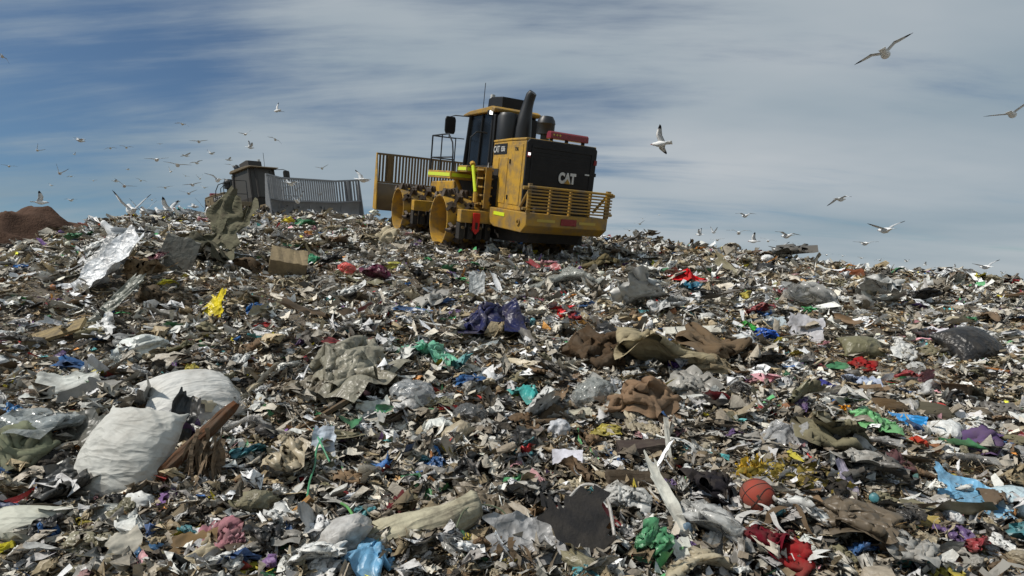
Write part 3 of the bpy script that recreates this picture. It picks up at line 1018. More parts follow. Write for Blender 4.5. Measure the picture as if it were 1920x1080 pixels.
def plank(seed, sub=8, warp=.03):
    """slab 2 x 2 x 2 units, subdivided along x with a little warp and chipped edges"""
    r = np.random.RandomState(seed)
    V, F = [], []
    for i in range(sub + 1):
        x = -1 + 2 * i / sub
        j = r.uniform(-warp, warp, 4)
        for k, (y, z) in enumerate(((-1, -1), (1, -1), (1, 1), (-1, 1))):
            V.append((x + (r.uniform(-.03, .03) if i in (0, sub) else 0), y * (1 + j[k]), z * (1 + j[(k + 1) % 4])))
    for i in range(sub):
        for k in range(4):
            F.append((i * 4 + k, i * 4 + (k + 1) % 4, (i + 1) * 4 + (k + 1) % 4, (i + 1) * 4 + k))
    F.append((0, 3, 2, 1))
    n = sub * 4
    F.append((n, n + 1, n + 2, n + 3))
    return np.array(V), np.array(F)


def carton(seed):
    """dented open carton with four flaps, ~2 units wide"""
    r = np.random.RandomState(seed)
    m = MB()
    k = .9
    def q(p):
        return tuple(c + r.uniform(-.07, .07) for c in p)
    c = {}
    for x in (-1, 1):
        for y in (-.75, .75):
            for z in (-.7, .7):
                c[x, y, z] = q((x, y, z))
    def quad(a, b, cc, d):
        # subdivided wall
        a, b, cc, d = map(np.array, (a, b, cc, d))
        nn = 6
        vs = []
        for i in range(nn + 1):
            for j in range(nn + 1):
                s_, t = i / nn, j / nn
                p = (a * (1 - s_) + b * s_) * (1 - t) + (d * (1 - s_) + cc * s_) * t
                w = .09 * math.sin(3.1 * s_ * math.pi + r.uniform(-.2, .2)) * math.sin(t * math.pi)
                vs.append(p + np.array([w, w, w]) * .5)
        fs = [(i * (nn + 1) + j, (i + 1) * (nn + 1) + j, (i + 1) * (nn + 1) + j + 1, i * (nn + 1) + j + 1) for i in range(nn) for j in range(nn)]
        m.add(vs, fs)
    L = -.7
    H = .7
    quad(c[-1, -.75, L], c[1, -.75, L], c[1, -.75, H], c[-1, -.75, H])
    quad(c[1, -.75, L], c[1, .75, L], c[1, .75, H], c[1, -.75, H])
    quad(c[1, .75, L], c[-1, .75, L], c[-1, .75, H], c[1, .75, H])
    quad(c[-1, .75, L], c[-1, -.75, L], c[-1, -.75, H], c[-1, .75, H])
    quad(c[-1, -.75, L], c[-1, .75, L], c[1, .75, L], c[1, -.75, L])
    for a, b, d in (((-1, -.75, H), (1, -.75, H), (0, -.5, .25)), ((1, .75, H), (-1, .75, H), (0, .45, .3)), ((1, -.75, H), (1, .75, H), (.5, 0, .2))):
        p0, p1 = np.array(c[a]), np.array(c[b])
        d = np.array(d)
        quad(p0, p1, p1 * .98 + d, p0 * .98 + d)
    F = np.array([f for f in m.f])
    return np.array(m.v), F


def shreds(seed, n=90, size=.16):
    """clump of small torn curls"""
    r = np.random.RandomState(seed)
    Vs, Fs, k = [], [], 0
    for i in range(n):
        p = r.normal(size=3) * np.array([.45, .45, .16])
        p[2] = abs(p[2])
        V, F = sheet(seed * 7 + i % 9, 4, 4, .2, 1.6, .3)
        Rm = np.array(Euler(r.uniform(0, 6.28, 3)).to_matrix())
        Vs.append(V @ Rm.T * size * r.uniform(.5, 1.1) * np.array([1, .6, 1]) + p)
        Fs.append(F + k)
        k += len(V)
    return np.concatenate(Vs), np.concatenate(Fs)


def strands(seed, n=40, droop=.5, r0=.02):
    """bundle of hanging flat ribbons, about 1 unit"""
    r = np.random.RandomState(seed)
    Vs, Fs, k = [], [], 0
    for i in range(n):
        m = 9
        t = np.linspace(0, 1, m)
        p0 = np.array([r.uniform(-.45, .45), r.uniform(-.2, .2), r.uniform(.45, 1.05)])
        d = np.array([r.normal(0, .35), r.normal(-.25, .25), 0])
        c = p0 + np.outer(t, d) + np.stack([.05 * np.sin(t * 7 + r.uniform(0, 6)), .05 * np.sin(t * 6 + r.uniform(0, 6)), -t ** 1.3 * (p0[2] + .1)], 1)
        w = r.uniform(.4, 2.2) * r0 * (1.1 - .5 * t)
        a = r.uniform(0, 3.14)
        off = np.outer(w, np.array([math.cos(a), math.sin(a), 0]))
        V = np.concatenate([c - off, c + off])
        F = np.array([(j, j + 1, m + j + 1, m + j) for j in range(m - 1)])
        Vs.append(V)
        Fs.append(F + k)
        k += len(V)
    return np.concatenate(Vs), np.concatenate(Fs)


def cloth(seed, n=30, sx=.55, sy=.6, steps=100, iters=5, lump=.25, bend=.12, thick=0.0):
    """a limp sheet scrunched on an uneven floor: small position-based simulation; returns verts about 2 units wide, quads"""
    r = np.random.RandomState(seed)
    h = 2.0 / (n - 1)
    a, b = np.meshgrid(np.linspace(-1, 1, n), np.linspace(-1, 1, n))
    p = np.stack([a, b, .05 + .05 * r.rand(n, n)], -1)
    lc = r.uniform(-.45, .45, (5, 2))
    lh = r.uniform(.3, 1, 5) * lump

    def floor(q):
        z = np.zeros(q.shape[:2])
        for (cx, cy), hh in zip(lc, lh):
            z = np.maximum(z, hh * np.exp(-((q[..., 0] - cx) ** 2 + (q[..., 1] - cy) ** 2) / .05))
        return z
    p[..., 2] += .25 + .06 * crumple(p.reshape(-1, 3), seed, 1.8, 4).reshape(n, n)
    v = np.zeros_like(p)
    dt = .03
    kx, ky = sx ** (1 / (steps * .6)), sy ** (1 / (steps * .6))
    twist = r.uniform(-.004, .004)

    def con(A, B, rest, k):
        d = B - A
        L = np.sqrt((d * d).sum(-1)) + 1e-9
        c = (k * .5 * (1 - rest / L))[..., None] * d
        A += c
        B -= c
    D = h * math.sqrt(2)
    for s_ in range(steps):
        v[..., 2] -= 6 * dt
        v *= .93
        q = p + v * dt
        if s_ < steps * .6:
            q[..., 0] *= kx
            q[..., 1] *= ky
            q[..., 0] += twist * q[..., 1]
        for _ in range(iters):
            for o_ in (0, 1):
                con(q[:, o_:-1:2], q[:, o_ + 1::2], h, 1)
                con(q[o_:-1:2], q[o_ + 1::2], h, 1)
                for o2 in (0, 1):
                    con(q[o_:-1:2, o2:-1:2], q[o_ + 1::2, o2 + 1::2], D, .4)
                    con(q[o_:-1:2, o2 + 1::2], q[o_ + 1::2, o2:-1:2][:, :q[o_:-1:2, o2 + 1::2].shape[1]], D, .4)
            for o_ in (0, 1, 2, 3):
                A, B = q[:, o_:-2:4], q[:, o_ + 2::4]
                m = min(A.shape[1], B.shape[1])
                con(A[:, :m], B[:, :m], 2 * h, bend)
                A, B = q[o_:-2:4], q[o_ + 2::4]
                m = min(A.shape[0], B.shape[0])
                con(A[:m], B[:m], 2 * h, bend)
            f = floor(q)
            low = q[..., 2] < f
            q[..., 2] = np.where(low, f, q[..., 2])
        v = (q - p) / dt
        sp = np.sqrt((v * v).sum(-1, keepdims=True))
        v *= np.minimum(1, 4 / (sp + 1e-9))
        low = q[..., 2] <= floor(q) + 1e-4
        v[low] *= .4
        p = q
    V = p.reshape(-1, 3)
    V[:, :2] -= (V[:, :2].max(0) + V[:, :2].min(0)) / 2
    V = V * (1 / np.abs(V[:, :2]).max())
    V[:, 2] -= .04
    i = np.arange(n - 1)[None, :] + np.arange(n - 1)[:, None] * n
    F = np.stack([i, i + 1, i + 1 + n, i + n], -1).reshape(-1, 4)
    return V, F


def subdiv(VF, n):
    """one smooth subdivision of an n x n grid (cubic midpoint)"""
    V, F = VF
    P = V.reshape(n, n, 3)

    def up(P):
        a = np.concatenate([2 * P[:1] - P[1:2], P, 2 * P[-1:] - P[-2:-1]])
        mid = (-a[:-3] + 9 * a[1:-2] + 9 * a[2:-1] - a[3:]) / 16
        out = np.zeros((2 * P.shape[0] - 1,) + P.shape[1:])
        out[::2] = P
        out[1::2] = mid
        return out
    P = up(P)
    P = up(P.transpose(1, 0, 2)).transpose(1, 0, 2)
    m = 2 * n - 1
    i = np.arange(m - 1)[None, :] + np.arange(m - 1)[:, None] * m
    return P.reshape(-1, 3), np.stack([i, i + 1, i + 1 + m, i + m], -1).reshape(-1, 4)


def stuffed(seed, n=36, steps=110, iters=6, press=9.0, bend=.05, asp=1.0, sq=.92):
    """two limp sheets sewn along the edge and stuffed; wrinkles gather at the seam"""
    r = np.random.RandomState(seed)
    h = 2.0 / (n - 1)
    a, b = np.meshgrid(np.linspace(-1, 1, n), np.linspace(-1, 1, n) * asp)
    hy = h * asp
    p = np.zeros((2, n, n, 3))
    p[..., 0], p[..., 1] = a, b
    bulge = (1 - a ** 2) * (1 - (b / asp) ** 2)
    nz = .05 * crumple(np.stack([a.ravel(), b.ravel(), 0 * a.ravel()], 1), seed, 2.2, 5).reshape(n, n)
    p[0, ..., 2] = .6 + .12 * bulge + nz * bulge
    p[1, ..., 2] = .6 - .12 * bulge + nz * bulge
    v = np.zeros_like(p)
    dt = .03

    def con(A, B, rest, k):
        d = B - A
        L = np.sqrt((d * d).sum(-1)) + 1e-9
        c = (k * .5 * (1 - rest / L))[..., None] * d
        A += c
        B -= c
    D = math.hypot(h, hy)
    pv = np.where(r.rand(n, n) > .5, 1.0, .85)
    for s_ in range(steps):
        ex = np.zeros_like(p)
        ey = np.zeros_like(p)
        ex[:, :, 1:-1] = p[:, :, 2:] - p[:, :, :-2]
        ey[:, 1:-1] = p[:, 2:] - p[:, :-2]
        nn = np.cross(ex, ey) / (4 * h * hy)
        nn[1] *= -1
        v += nn * press * dt
        v[..., 2] -= 5 * dt
        v *= .92
        q = p + v * dt
        if s_ < 50:
            q[..., 0] *= sq ** (1 / 50)
        for _ in range(iters):
            for o_ in (0, 1):
                con(q[:, :, o_:-1:2], q[:, :, o_ + 1::2], h, 1)
                con(q[:, o_:-1:2], q[:, o_ + 1::2], hy, 1)
                for o2 in (0, 1):
                    con(q[:, o_:-1:2, o2:-1:2], q[:, o_ + 1::2, o2 + 1::2], D, .5)
                    A = q[:, o_:-1:2, o2 + 1::2]
                    con(A, q[:, o_ + 1::2, o2:-1:2][:, :, :A.shape[2]], D, .5)
            for o_ in range(4):
                A, B = q[:, :, o_:-2:4], q[:, :, o_ + 2::4]
                m = min(A.shape[2], B.shape[2])
                con(A[:, :, :m], B[:, :, :m], 2 * h, bend)
                A, B = q[:, o_:-2:4], q[:, o_ + 2::4]
                m = min(A.shape[1], B.shape[1])
                con(A[:, :m], B[:, :m], 2 * hy, bend)
            for sl in ((slice(None), 0), (slice(None), -1), (0, slice(None)), (-1, slice(None))):
                e = (q[0][sl] + q[1][sl]) / 2
                q[0][sl] = e
                q[1][sl] = e
            q[..., 2] = np.maximum(q[..., 2], 0)
        v = (q - p) / dt
        sp = np.sqrt((v * v).sum(-1, keepdims=True))
        v *= np.minimum(1, 4 / (sp + 1e-9))
        p = q
    V = p.reshape(-1, 3).copy()
    V[:, :2] -= (V[:, :2].max(0) + V[:, :2].min(0)) / 2
    V[:, 2] -= (V[:, 2].max()) * .4
    i = np.arange(n - 1)[None, :] + np.arange(n - 1)[:, None] * n
    F = np.stack([i, i + 1, i + 1 + n, i + n], -1).reshape(-1, 4)
    return V, np.concatenate([F, F[:, ::-1] + n * n])


CN = 30
FILMS = [cloth(40 + i, CN, a_, b_, bend=.05, lump=l_) for i, (a_, b_, l_) in enumerate(((.5, .5, .3), (.65, .65, .25), (.4, .8, .2), (.5, .9, .25), (.75, .8, .3), (.36, .5, .3), (.6, .45, .4)))]
CLOTHS = [cloth(60 + i, CN, a_, b_, bend=.22, lump=l_) for i, (a_, b_, l_) in enumerate(((.5, .5, .3), (.65, .65, .3), (.42, .85, .25), (.5, .95, .3), (.75, .75, .35), (.38, .55, .3), (.6, .45, .4)))]
STUFFED = [stuffed(80, 40, press=13, bend=.03, asp=1.1, sq=.84), stuffed(81, 40, press=18, bend=.02, asp=1.15, sq=.78), stuffed(82, 30, press=16, bend=.03, asp=.9, sq=.86)]
for k_ in range(3):
    V_, F_ = STUFFED[k_]
    V_ = V_ / np.abs(V_[:, :2]).max(0).mean()
    STUFFED[k_] = (V_, F_)


def low(VF, st, off):
    """coarse copy of a simulated sheet: every st-th row and column"""
    P = VF[0].reshape(CN, CN, 3)[off::st, off::st]
    m = P.shape[0]
    i = np.arange(m - 1)[None, :] + np.arange(m - 1)[:, None] * m
    V = P.reshape(-1, 3).copy()
    V[:, :2] -= (V[:, :2].max(0) + V[:, :2].min(0)) / 2
    return V / np.abs(V[:, :2]).max(), np.stack([i, i + 1, i + 1 + m, i + m], -1).reshape(-1, 4)


# ------------------------------------------------------------------ the pieces of trash one can pick out
HERO = []     # (px, py, D, short name)


def put(name, VF, mat, px, py, size, color, label, cat, rot=(0, 0, 0), lift=0.0, follow=.6, short=None, smooth=True, at=None, occ=True):
    """size is in pixels of the photograph along local x, y, z at the piece's own distance"""
    p = at or pix(px, py)
    k = p.y / FPX / 2.0
    V, F = VF
    V = np.asarray(V) * (np.array(size) * k)
    me = mesh_np(name, V, F, mat, smooth)
    o = link(name, me)
    nrm = normal_at(p.x, p.y)
    nrm = Vector((0, 0, 1)).lerp(nrm, follow).normalized()
    q = nrm.to_track_quat('Z', 'Y')
    base = Vector((0, 0, 1)).rotation_difference(nrm).to_matrix()
    o.rotation_euler = (base @ Euler([R_(a) for a in rot], 'XYZ').to_matrix()).to_euler()
    o.location = p + Vector((0, 0, lift * k * 2))
    o.color = (*color, 1)
    tag(o, label, cat, kind='stuff' if name in ('yellow_foam',) else None)
    if occ:
        HERO.append((px, py, p.y, short or name.replace('_', ' '), max(size[0], size[2]) * .45))
    return o


C = lin
sd = [100]


def nsd():
    sd[0] += 17
    return sd[0]


def H_heap(name, px, py, w, h, col, label, cat, mat=M_CLOTH, rz=None, d=None, folds=.16, fold=1.6, short=None, ti=None, up=.06, **kw):
    sdv = nsd()
    lib = CLOTHS if mat is M_CLOTH else FILMS
    VF = lib[(sdv // 17) % len(lib) if ti is None else ti]
    if w > 85:
        VF = subdiv(VF, CN)
    zm = VF[0][:, 2].max()
    zs = min(max(1.5 * h / zm, .7 * w), 1.6 * w)
    return put(name, VF, mat, px, py, (w * 1.42, d * 1.25 if d else w * 1.32, zs * 1.15), C(*col), label, cat, rot=(0, 0, (sdv * 37) % 360 if rz is None else rz), lift=h * up, short=short)


def H_sack(name, px, py, w, h, col, label, cat, mat=M_WOVEN, rot=(0, 0, 0), d=None, amp=.12, knot=0., short=None, box=2.6, fold=1.6, lift=None, n=4):
    return put(name, sack(nsd(), n, amp, box, fold, knot), mat, px, py, (w, d or w * .8, h * 1.15), C(*col), label, cat, rot=rot, lift=h * .28 if lift is None else lift, short=short)


def H_pillow(name, px, py, w, h, t, col, label, cat, mat=M_WOVEN, rot=(0, 0, 0), wr=.05, short=None, lift=0, p=5, fold=2.2, corner=.14, which=2):
    VF = STUFFED[which]
    if w > 150:
        V = VF[0].copy()
        V[:, 2] += .05 * crumple(V * np.array([.45, 1.4, .6]), nsd(), 2.6, 6, .8, .2) * (.35 + np.abs(V[:, 1]))
        V[:, :2] *= (1 + .05 * crumple(V, nsd(), 1.3, 4))[:, None]
        VF = (V, VF[1])
    return put(name, VF, mat, px, py, (w, h, t * 1.35), C(*col), label, cat, rot=rot, lift=lift, short=short)


def H_sheet(name, px, py, w, h, col, label, cat, mat=M_FILM, rot=(42, 0, 0), amp=.10, curl=.5, tear=.15, short=None, lift=None, fold=1.2):
    return put(name, sheet(nsd(), amp=amp, curl=curl, tear=tear, fold=fold), mat, px, py, (w, h * 1.15, math.sqrt(w * h) * .8), C(*col), label, cat, rot=rot, lift=h * .3 if lift is None else lift, short=short)


def H_slab(name, px, py, l, wd, th, col, label, cat, mat=M_WOOD, rot=(0, 0, 0), short=None, lift=None, warp=.05):
    return put(name, plank(nsd(), warp=warp), mat, px, py, (l, wd, th), C(*col), label, cat, rot=rot, lift=wd * .3 if lift is None else lift, short=short, smooth=False)


# --- left side
H_pillow('bulk_bag', 366, 772, 168, 176, 92, (202, 201, 196), 'large white woven bulk bag with a flat sunlit top, above the torn white bag', 'bag', rot=(14, 4, 40), wr=.07, fold=2.6, lift=26, short='flat-topped bulk bag', which=0, p=9, corner=.07)
H_pillow('bulk_bag', 235, 905, 172, 190, 90, (192, 191, 184), 'large white woven bag hanging open with wrinkled front, lower left', 'bag', rot=(56, 4, -8), wr=.12, lift=48, short='wrinkled white bag', which=1, p=7, fold=3.0, corner=.05)
H_sheet('bag_flap', 150, 838, 130, 80, (92, 92, 86), 'dark grey plastic flap beside the wrinkled white bag', 'plastic sheet', rot=(48, -8, -18), curl=.7, short='grey flap')
H_heap('black_film', 290, 742, 46, 40, (34, 34, 33), 'crumpled black plastic lying against the flat-topped white bulk bag', 'plastic', M_FILM, folds=.3, short='black film')
H_sheet('black_film', 340, 830, 44, 110, (52, 54, 54), 'narrow black plastic strip between the two white bulk bags', 'plastic', rot=(66, 10, 12), curl=.8, amp=.16)
H_sheet('white_sheet', 195, 540, 84, 150, (222, 224, 226), 'long bright white plastic sheet sloping down the left heap', 'plastic sheet', rot=(40, 6, -38), amp=.16, curl=.9, tear=.2, short='long white sheet')
H_sheet('film_sheet', 178, 508, 50, 90, (150, 152, 152), 'grey plastic film just behind the long white sheet', 'plastic sheet', rot=(44, 0, -30), curl=.8)
H_sheet('foil_sheet', 215, 598, 30, 110, (128, 130, 120), 'narrow grey foil strip below the long white sheet', 'plastic sheet', rot=(38, 12, -40), amp=.2, curl=.5)
H_slab('panel', 333, 505, 62, 72, 4, (112, 112, 106), 'flat grey panel standing upright on the left heap', 'panel', M_PAPER, rot=(74, 6, 8), lift=24, short='grey panel', warp=.1)
H_sheet('tarpaulin', 405, 478, 84, 120, (104, 102, 84), 'olive grey torn sheeting draped down from the left ridge', 'tarpaulin', M_CLOTH, rot=(52, 0, -22), amp=.26, curl=.7, tear=.5, short='olive sheeting', fold=1.8, lift=30)
H_heap('tarpaulin', 385, 480, 90, 60, (78, 77, 64), 'olive brown tarpaulin heap beside the grey upright panel', 'tarpaulin', M_CLOTH, folds=.3, short='tarpaulin heap')
H_heap('cardboard', 270, 530, 50, 50, (128, 106, 78), 'torn brown cardboard pile next to the long white sheet', 'cardboard', M_PAPER, folds=.35)
H_heap('cardboard', 300, 580, 80, 52, (84, 72, 56), 'dark brown sodden cardboard heap below the grey panel', 'cardboard', M_PAPER, folds=.3)
H_sheet('yellow_plastic', 404, 590, 44, 52, (226, 204, 22), 'bright yellow torn plastic piece on the left slope', 'plastic', rot=(58, 0, -30), curl=.5, tear=.4, short='yellow plastic')
H_heap('blue_bag', 484, 588, 42, 40, (20, 78, 134), 'bright blue crumpled bag right of the yellow plastic', 'bag', M_FILM, folds=.3, short='blue bag')
H_slab('carton', 538, 520, 64, 50, 58, (142, 126, 98), 'plain tan cardboard box tipped on its side below the dusty compactor', 'box', M_PAPER, rot=(34, 14, 24), lift=16, short='cardboard box', warp=.07)
H_heap('green_net', 588, 488, 40, 26, (70, 150, 112), 'green mesh bag right of the cardboard box', 'bag', M_CLOTH, folds=.35, short='green mesh bag')
H_sack('red_bag', 650, 516, 34, 32, (206, 84, 76), 'faded red plastic bag in front of the compactor', 'bag', M_FILM, amp=.2, short='faded red bag')
H_heap('maroon_bag', 706, 528, 44, 34, (84, 20, 48), 'maroon and purple bag bundle in front of the compactor drums', 'bag', M_FILM, folds=.35, short='maroon bundle')
H_sack('yellow_bag', 736, 504, 34, 20, (178, 172, 72), 'dull yellow bag in front of the compactor drums', 'bag', M_FILM, amp=.2, short='dull yellow bag')
H_slab('plank', 85, 636, 140, 34, 6, (152, 134, 98), 'pale flat board lying at the left edge', 'board', rot=(30, -14, 8), lift=6, short='pale board')
H_sack('white_bag', 262, 668, 84, 54, (214, 218, 212), 'white crumpled plastic bag above the flat-topped bulk bag', 'bag', M_FILM, amp=.18, rot=(0, 0, 10), short='white crumpled bag')
H_heap('clear_bag', 215, 690, 90, 40, (176, 180, 174), 'translucent film heap left of the white crumpled bag', 'bag', M_CLEAR, folds=.3)
H_sheet('paper', 120, 740, 110, 60, (196, 198, 192), 'white crumpled paper sheets left of the black film', 'paper', M_PAPER, rot=(30, 0, 12), amp=.18, curl=.6)
H_heap('blue_plastic', 22, 782, 70, 34, (28, 98, 150), 'shiny blue plastic at the left edge', 'plastic', M_FILM, folds=.3, short='blue plastic')
H_heap('clear_bag', 78, 822, 120, 54, (182, 188, 186), 'large clear plastic bag at the left edge below the blue plastic', 'bag', M_CLEAR, folds=.3)
H_heap('net_heap', 40, 868, 110, 70, (118, 122, 100), 'olive netting heap at the left edge', 'netting', M_CLOTH, folds=.3)
H_pillow('white_sack', 36, 1000, 130, 90, 60, (188, 188, 174), 'dirty white stuffed sack in the lower left corner', 'sack', M_WOVEN, rot=(24, 0, 4), wr=.06, lift=18, short='dirty white sack', p=3)
H_heap('grey_bag', 130, 925, 110, 66, (68, 68, 66), 'dark grey plastic bag below the grey flap', 'bag', M_FILM, folds=.28)
H_sheet('grey_strip', 170, 968, 130, 26, (150, 152, 146), 'pale grey plastic strip under the wrinkled white bag', 'plastic sheet', rot=(36, 0, 8), curl=.5)
H_heap('black_bag', 222, 945, 56, 54, (30, 30, 30), 'black plastic bag under the wrinkled white bag', 'bag', M_FILM, folds=.3)
put('white_cup', sack(nsd(), 4, .16, 2.4, 2.0), M_PAPER, 263, 952, (54, 44, 44), C(214, 214, 210), 'crumpled white striped paper bag below the wrinkled white bag', 'paper bag', rot=(0, 0, -25), lift=10, short='crumpled paper bag')
put('branch', log_mesh(nsd(), bend=.05, rough=.25), M_WOOD, 318, 905, (310, 24, 24), C(92, 60, 38), 'long rusty brown branch beside the wrinkled white bag', 'branch', rot=(0, -38, 38), lift=30, short='rusty branch')
put('root_bundle', strands(nsd(), 46, r0=.06), M_WOOD, 385, 900, (120, 100, 190), C(122, 104, 84), 'bundle of pale splintered wood strips beside the rusty branch', 'wood', rot=(0, 8, 0), short='splintered wood')
H_slab('wood_strip', 318, 985, 70, 22, 8, (116, 104, 84), 'grey splintered plank end below the wood strips', 'plank', rot=(20, -40, 20))
H_sheet('cardboard', 362, 1045, 80, 54, (128, 104, 72), 'brown cardboard scrap at the bottom left', 'cardboard', M_PAPER, rot=(40, 0, 15), amp=.05, curl=.3, short='cardboard scrap')
H_heap('blue_cloth', 268, 1052, 60, 44, (52, 92, 128), 'blue plastic rag at the bottom left', 'rag', M_FILM, folds=.3)
H_sheet('paper', 232, 1050, 56, 60, (184, 178, 164), 'pale torn paper beside the blue plastic rag', 'paper', M_PAPER, rot=(45, 0, 30), amp=.12)
H_heap('yellow_net', 10, 1036, 60, 40, (170, 160, 40), 'yellow net in the bottom left corner', 'netting', M_CLOTH, folds=.35)
# --- centre
H_heap('tarp', 925, 626, 142, 110, (26, 30, 74), 'dark navy blue tarpaulin heap below the compactor', 'tarpaulin', M_FILM, ti=4, rz=30, up=.2, short='navy tarpaulin')
H_sheet('white_cloth', 893, 556, 30, 52, (206, 208, 206), 'white sheet scrap at the left end of the navy tarpaulin', 'sheet', rot=(66, 0, 8), amp=.05, curl=.4)
H_heap('green_film', 800, 672, 140, 46, (108, 176, 146), 'pale green plastic film left of the brown carpet roll', 'plastic sheet', M_FILM, ti=3, rz=80, d=110, up=.15, short='green film')
H_heap('olive_bag', 955, 632, 60, 22, (118, 112, 84), 'flat olive bag below the navy tarpaulin', 'bag', M_FILM, folds=.2)
H_heap('film_heap', 655, 715, 160, 92, (138, 134, 118), 'olive grey plastic film draped in a long fold', 'plastic sheet', M_FILM, folds=.24, fold=1.2, short='olive grey film')
H_heap('film_heap', 590, 740, 120, 70, (116, 108, 92), 'brown grey film trailing below the olive grey film', 'plastic sheet', M_FILM, folds=.28)
H_sack('clear_bag', 775, 752, 82, 54, (176, 180, 182), 'shiny clear plastic bag stuffed round, near the centre', 'bag', M_CLEAR, amp=.14, short='round clear bag')
H_sheet('white_paper', 700, 785, 60, 44, (188, 190, 182), 'white plastic sheet left of the white styrofoam piece', 'plastic sheet', rot=(40, 0, 20), amp=.14)
H_sack('white_bag', 824, 816, 50, 42, (212, 214, 208), 'white knotted plastic bag below the round clear bag', 'bag', M_FILM, amp=.16, knot=.4, short='white knotted bag')
H_sack('grey_bag', 884, 800, 60, 62, (116, 118, 118), 'grey translucent bag right of the white knotted bag', 'bag', M_CLEAR, amp=.2, short='grey translucent bag')
H_sheet('styrofoam', 722, 806, 30, 34, (214, 212, 204), 'white broken foam board next to a brown cardboard flap', 'foam', M_PAPER, rot=(50, 0, 30), amp=.02, curl=.1, tear=.4)
H_sheet('cardboard', 757, 805, 42, 34, (148, 118, 82), 'tan cardboard flap beside the white broken foam board', 'cardboard', M_PAPER, rot=(40, 10, -30), amp=.04, curl=.3)
H_slab('stick', 600, 792, 170, 9, 8, (96, 78, 56), 'long thin dark stick lying left of centre', 'stick', rot=(0, -22, 24), lift=10)
H_sheet('patterned_cloth', 604, 856, 40, 64, (196, 206, 218), 'pale blue cloth scrap crossed by green string', 'cloth', M_CLOTH, rot=(54, 0, 10), amp=.1, short='pale blue scrap')
H_heap('maroon_cloth', 748, 958, 64, 84, (92, 26, 36), 'maroon red cloth heap at the lower centre', 'cloth', M_CLOTH, folds=.24, short='maroon cloth')
put('driftwood', log_mesh(nsd(), bend=.12, rough=.28), M_WOOD, 790, 1000, (230, 56, 60), C(178, 172, 148), 'thick pale weathered log at the bottom, wrapped in fibres', 'log', rot=(0, -12, 16), lift=14, short='pale log')
H_slab('orange_wood', 652, 962, 64, 18, 16, (162, 112, 62), 'short orange brown wood block left of the maroon cloth', 'wood block', rot=(0, 10, -8), short='orange wood block')
H_slab('orange_wood', 560, 972, 60, 13, 12, (158, 116, 66), 'orange brown wood sliver leaning left of the wood block', 'wood', rot=(10, -40, 30), lift=14)
H_heap('blue_film', 690, 1064, 104, 60, (104, 156, 190), 'light blue plastic bag at the bottom edge', 'bag', M_FILM, short='light blue bag')
H_heap('brown_film', 905, 962, 150, 72, (112, 100, 82), 'brown grey plastic sheet heap right of the maroon cloth', 'plastic sheet', M_FILM, folds=.14, short='brown grey sheet')
H_sheet('grey_film', 1000, 1040, 160, 84, (158, 158, 158), 'grey glossy plastic sack at the bottom centre', 'sack', rot=(36, 0, 4), amp=.16, curl=.9, short='grey glossy sack')
H_sheet('rubber_mat', 1090, 1035, 118, 116, (42, 40, 40), 'black rubber mat at the bottom centre under a white tube', 'mat', M_RUBBER, rot=(40, 4, 32), amp=.03, curl=.25, tear=.7, short='black mat')
H_sack('blue_cup', 1036, 993, 22, 22, (140, 200, 206), 'pale turquoise ball beside the black mat', 'ball', M_HARD, amp=.02, box=2.0)
H_slab('charred_plank', 1207, 860, 98, 34, 36, (66, 56, 52), 'dark brown charred timber block lying across the lower centre', 'timber', rot=(6, 0, 2), lift=12, short='charred timber', warp=.12)
put('dark_log', log_mesh(nsd(), bend=.05, rough=.2), M_WOOD, 1195, 910, (122, 34, 34), C(62, 52, 40), 'dark mossy log below the charred timber', 'log', rot=(0, 3, 0), lift=8, short='mossy log')
H_slab('white_stick', 1252, 860, 84, 9, 7, (204, 202, 192), 'white square stick standing beside the charred timber', 'stick', rot=(0, -72, 80), lift=34, short='white stick')
H_sheet('white_strap', 1258, 990, 26, 150, (214, 212, 200), 'long white bent plastic strap at the bottom, right of centre', 'strap', M_PAPER, rot=(34, 0, 22), amp=.04, curl=.35, tear=.3, short='white strap')
H_sheet('white_strap', 1285, 1060, 40, 60, (206, 206, 196), 'white plastic strap end at the bottom edge', 'strap', M_PAPER, rot=(30, 0, 14), amp=.04, curl=.3)
H_sheet('box_panel', 1064, 884, 58, 48, (220, 218, 226), 'white box panel under a red flap, lower centre', 'carton', M_PAPER, rot=(52, 0, -6), amp=.02, curl=.2, tear=.05, short='white box panel')
H_sheet('box_panel', 1050, 860, 52, 16, (178, 34, 54), 'red flap above the white box panel', 'carton', M_PAPER, rot=(56, 0, -14), amp=.03, curl=.2, tear=.1)
H_sheet('frame', 1008, 838, 44, 40, (152, 140, 132), 'worn grey framed card left of the red flap', 'card', M_PAPER, rot=(50, 0, 34), amp=.02, curl=.1, tear=.05)
H_sack('foil', 1050, 816, 38, 44, (184, 186, 190), 'crumpled silver foil ball above the framed card', 'foil', M_FILM, amp=.22, short='foil ball')
H_sheet('mask', 1072, 790, 84, 30, (178, 174, 156), 'beige foam sheet with a hole below the clear bag', 'foam', M_PAPER, rot=(30, 0, 0), amp=.1, curl=.7)
H_heap('brown_cloth', 985, 800, 84, 38, (98, 78, 58), 'brown cloth roll left of the foil ball', 'cloth', M_CLOTH, folds=.16, short='brown cloth roll')
H_heap('turquoise_bag', 990, 752, 56, 56, (64, 164, 158), 'turquoise plastic bag left of the tan towel', 'bag', M_FILM, ti=1, up=.15, short='turquoise bag')
H_heap('lime_bag', 966, 746, 18, 20, (176, 196, 44), 'lime green scrap on the turquoise bag', 'plastic', M_FILM, folds=.3)
H_heap('carpet_roll', 1118, 682, 104, 78, (76, 60, 44), 'dark brown carpet bundle left of the beige quilt', 'carpet', M_CLOTH, folds=.2, fold=1.2, short='brown carpet')
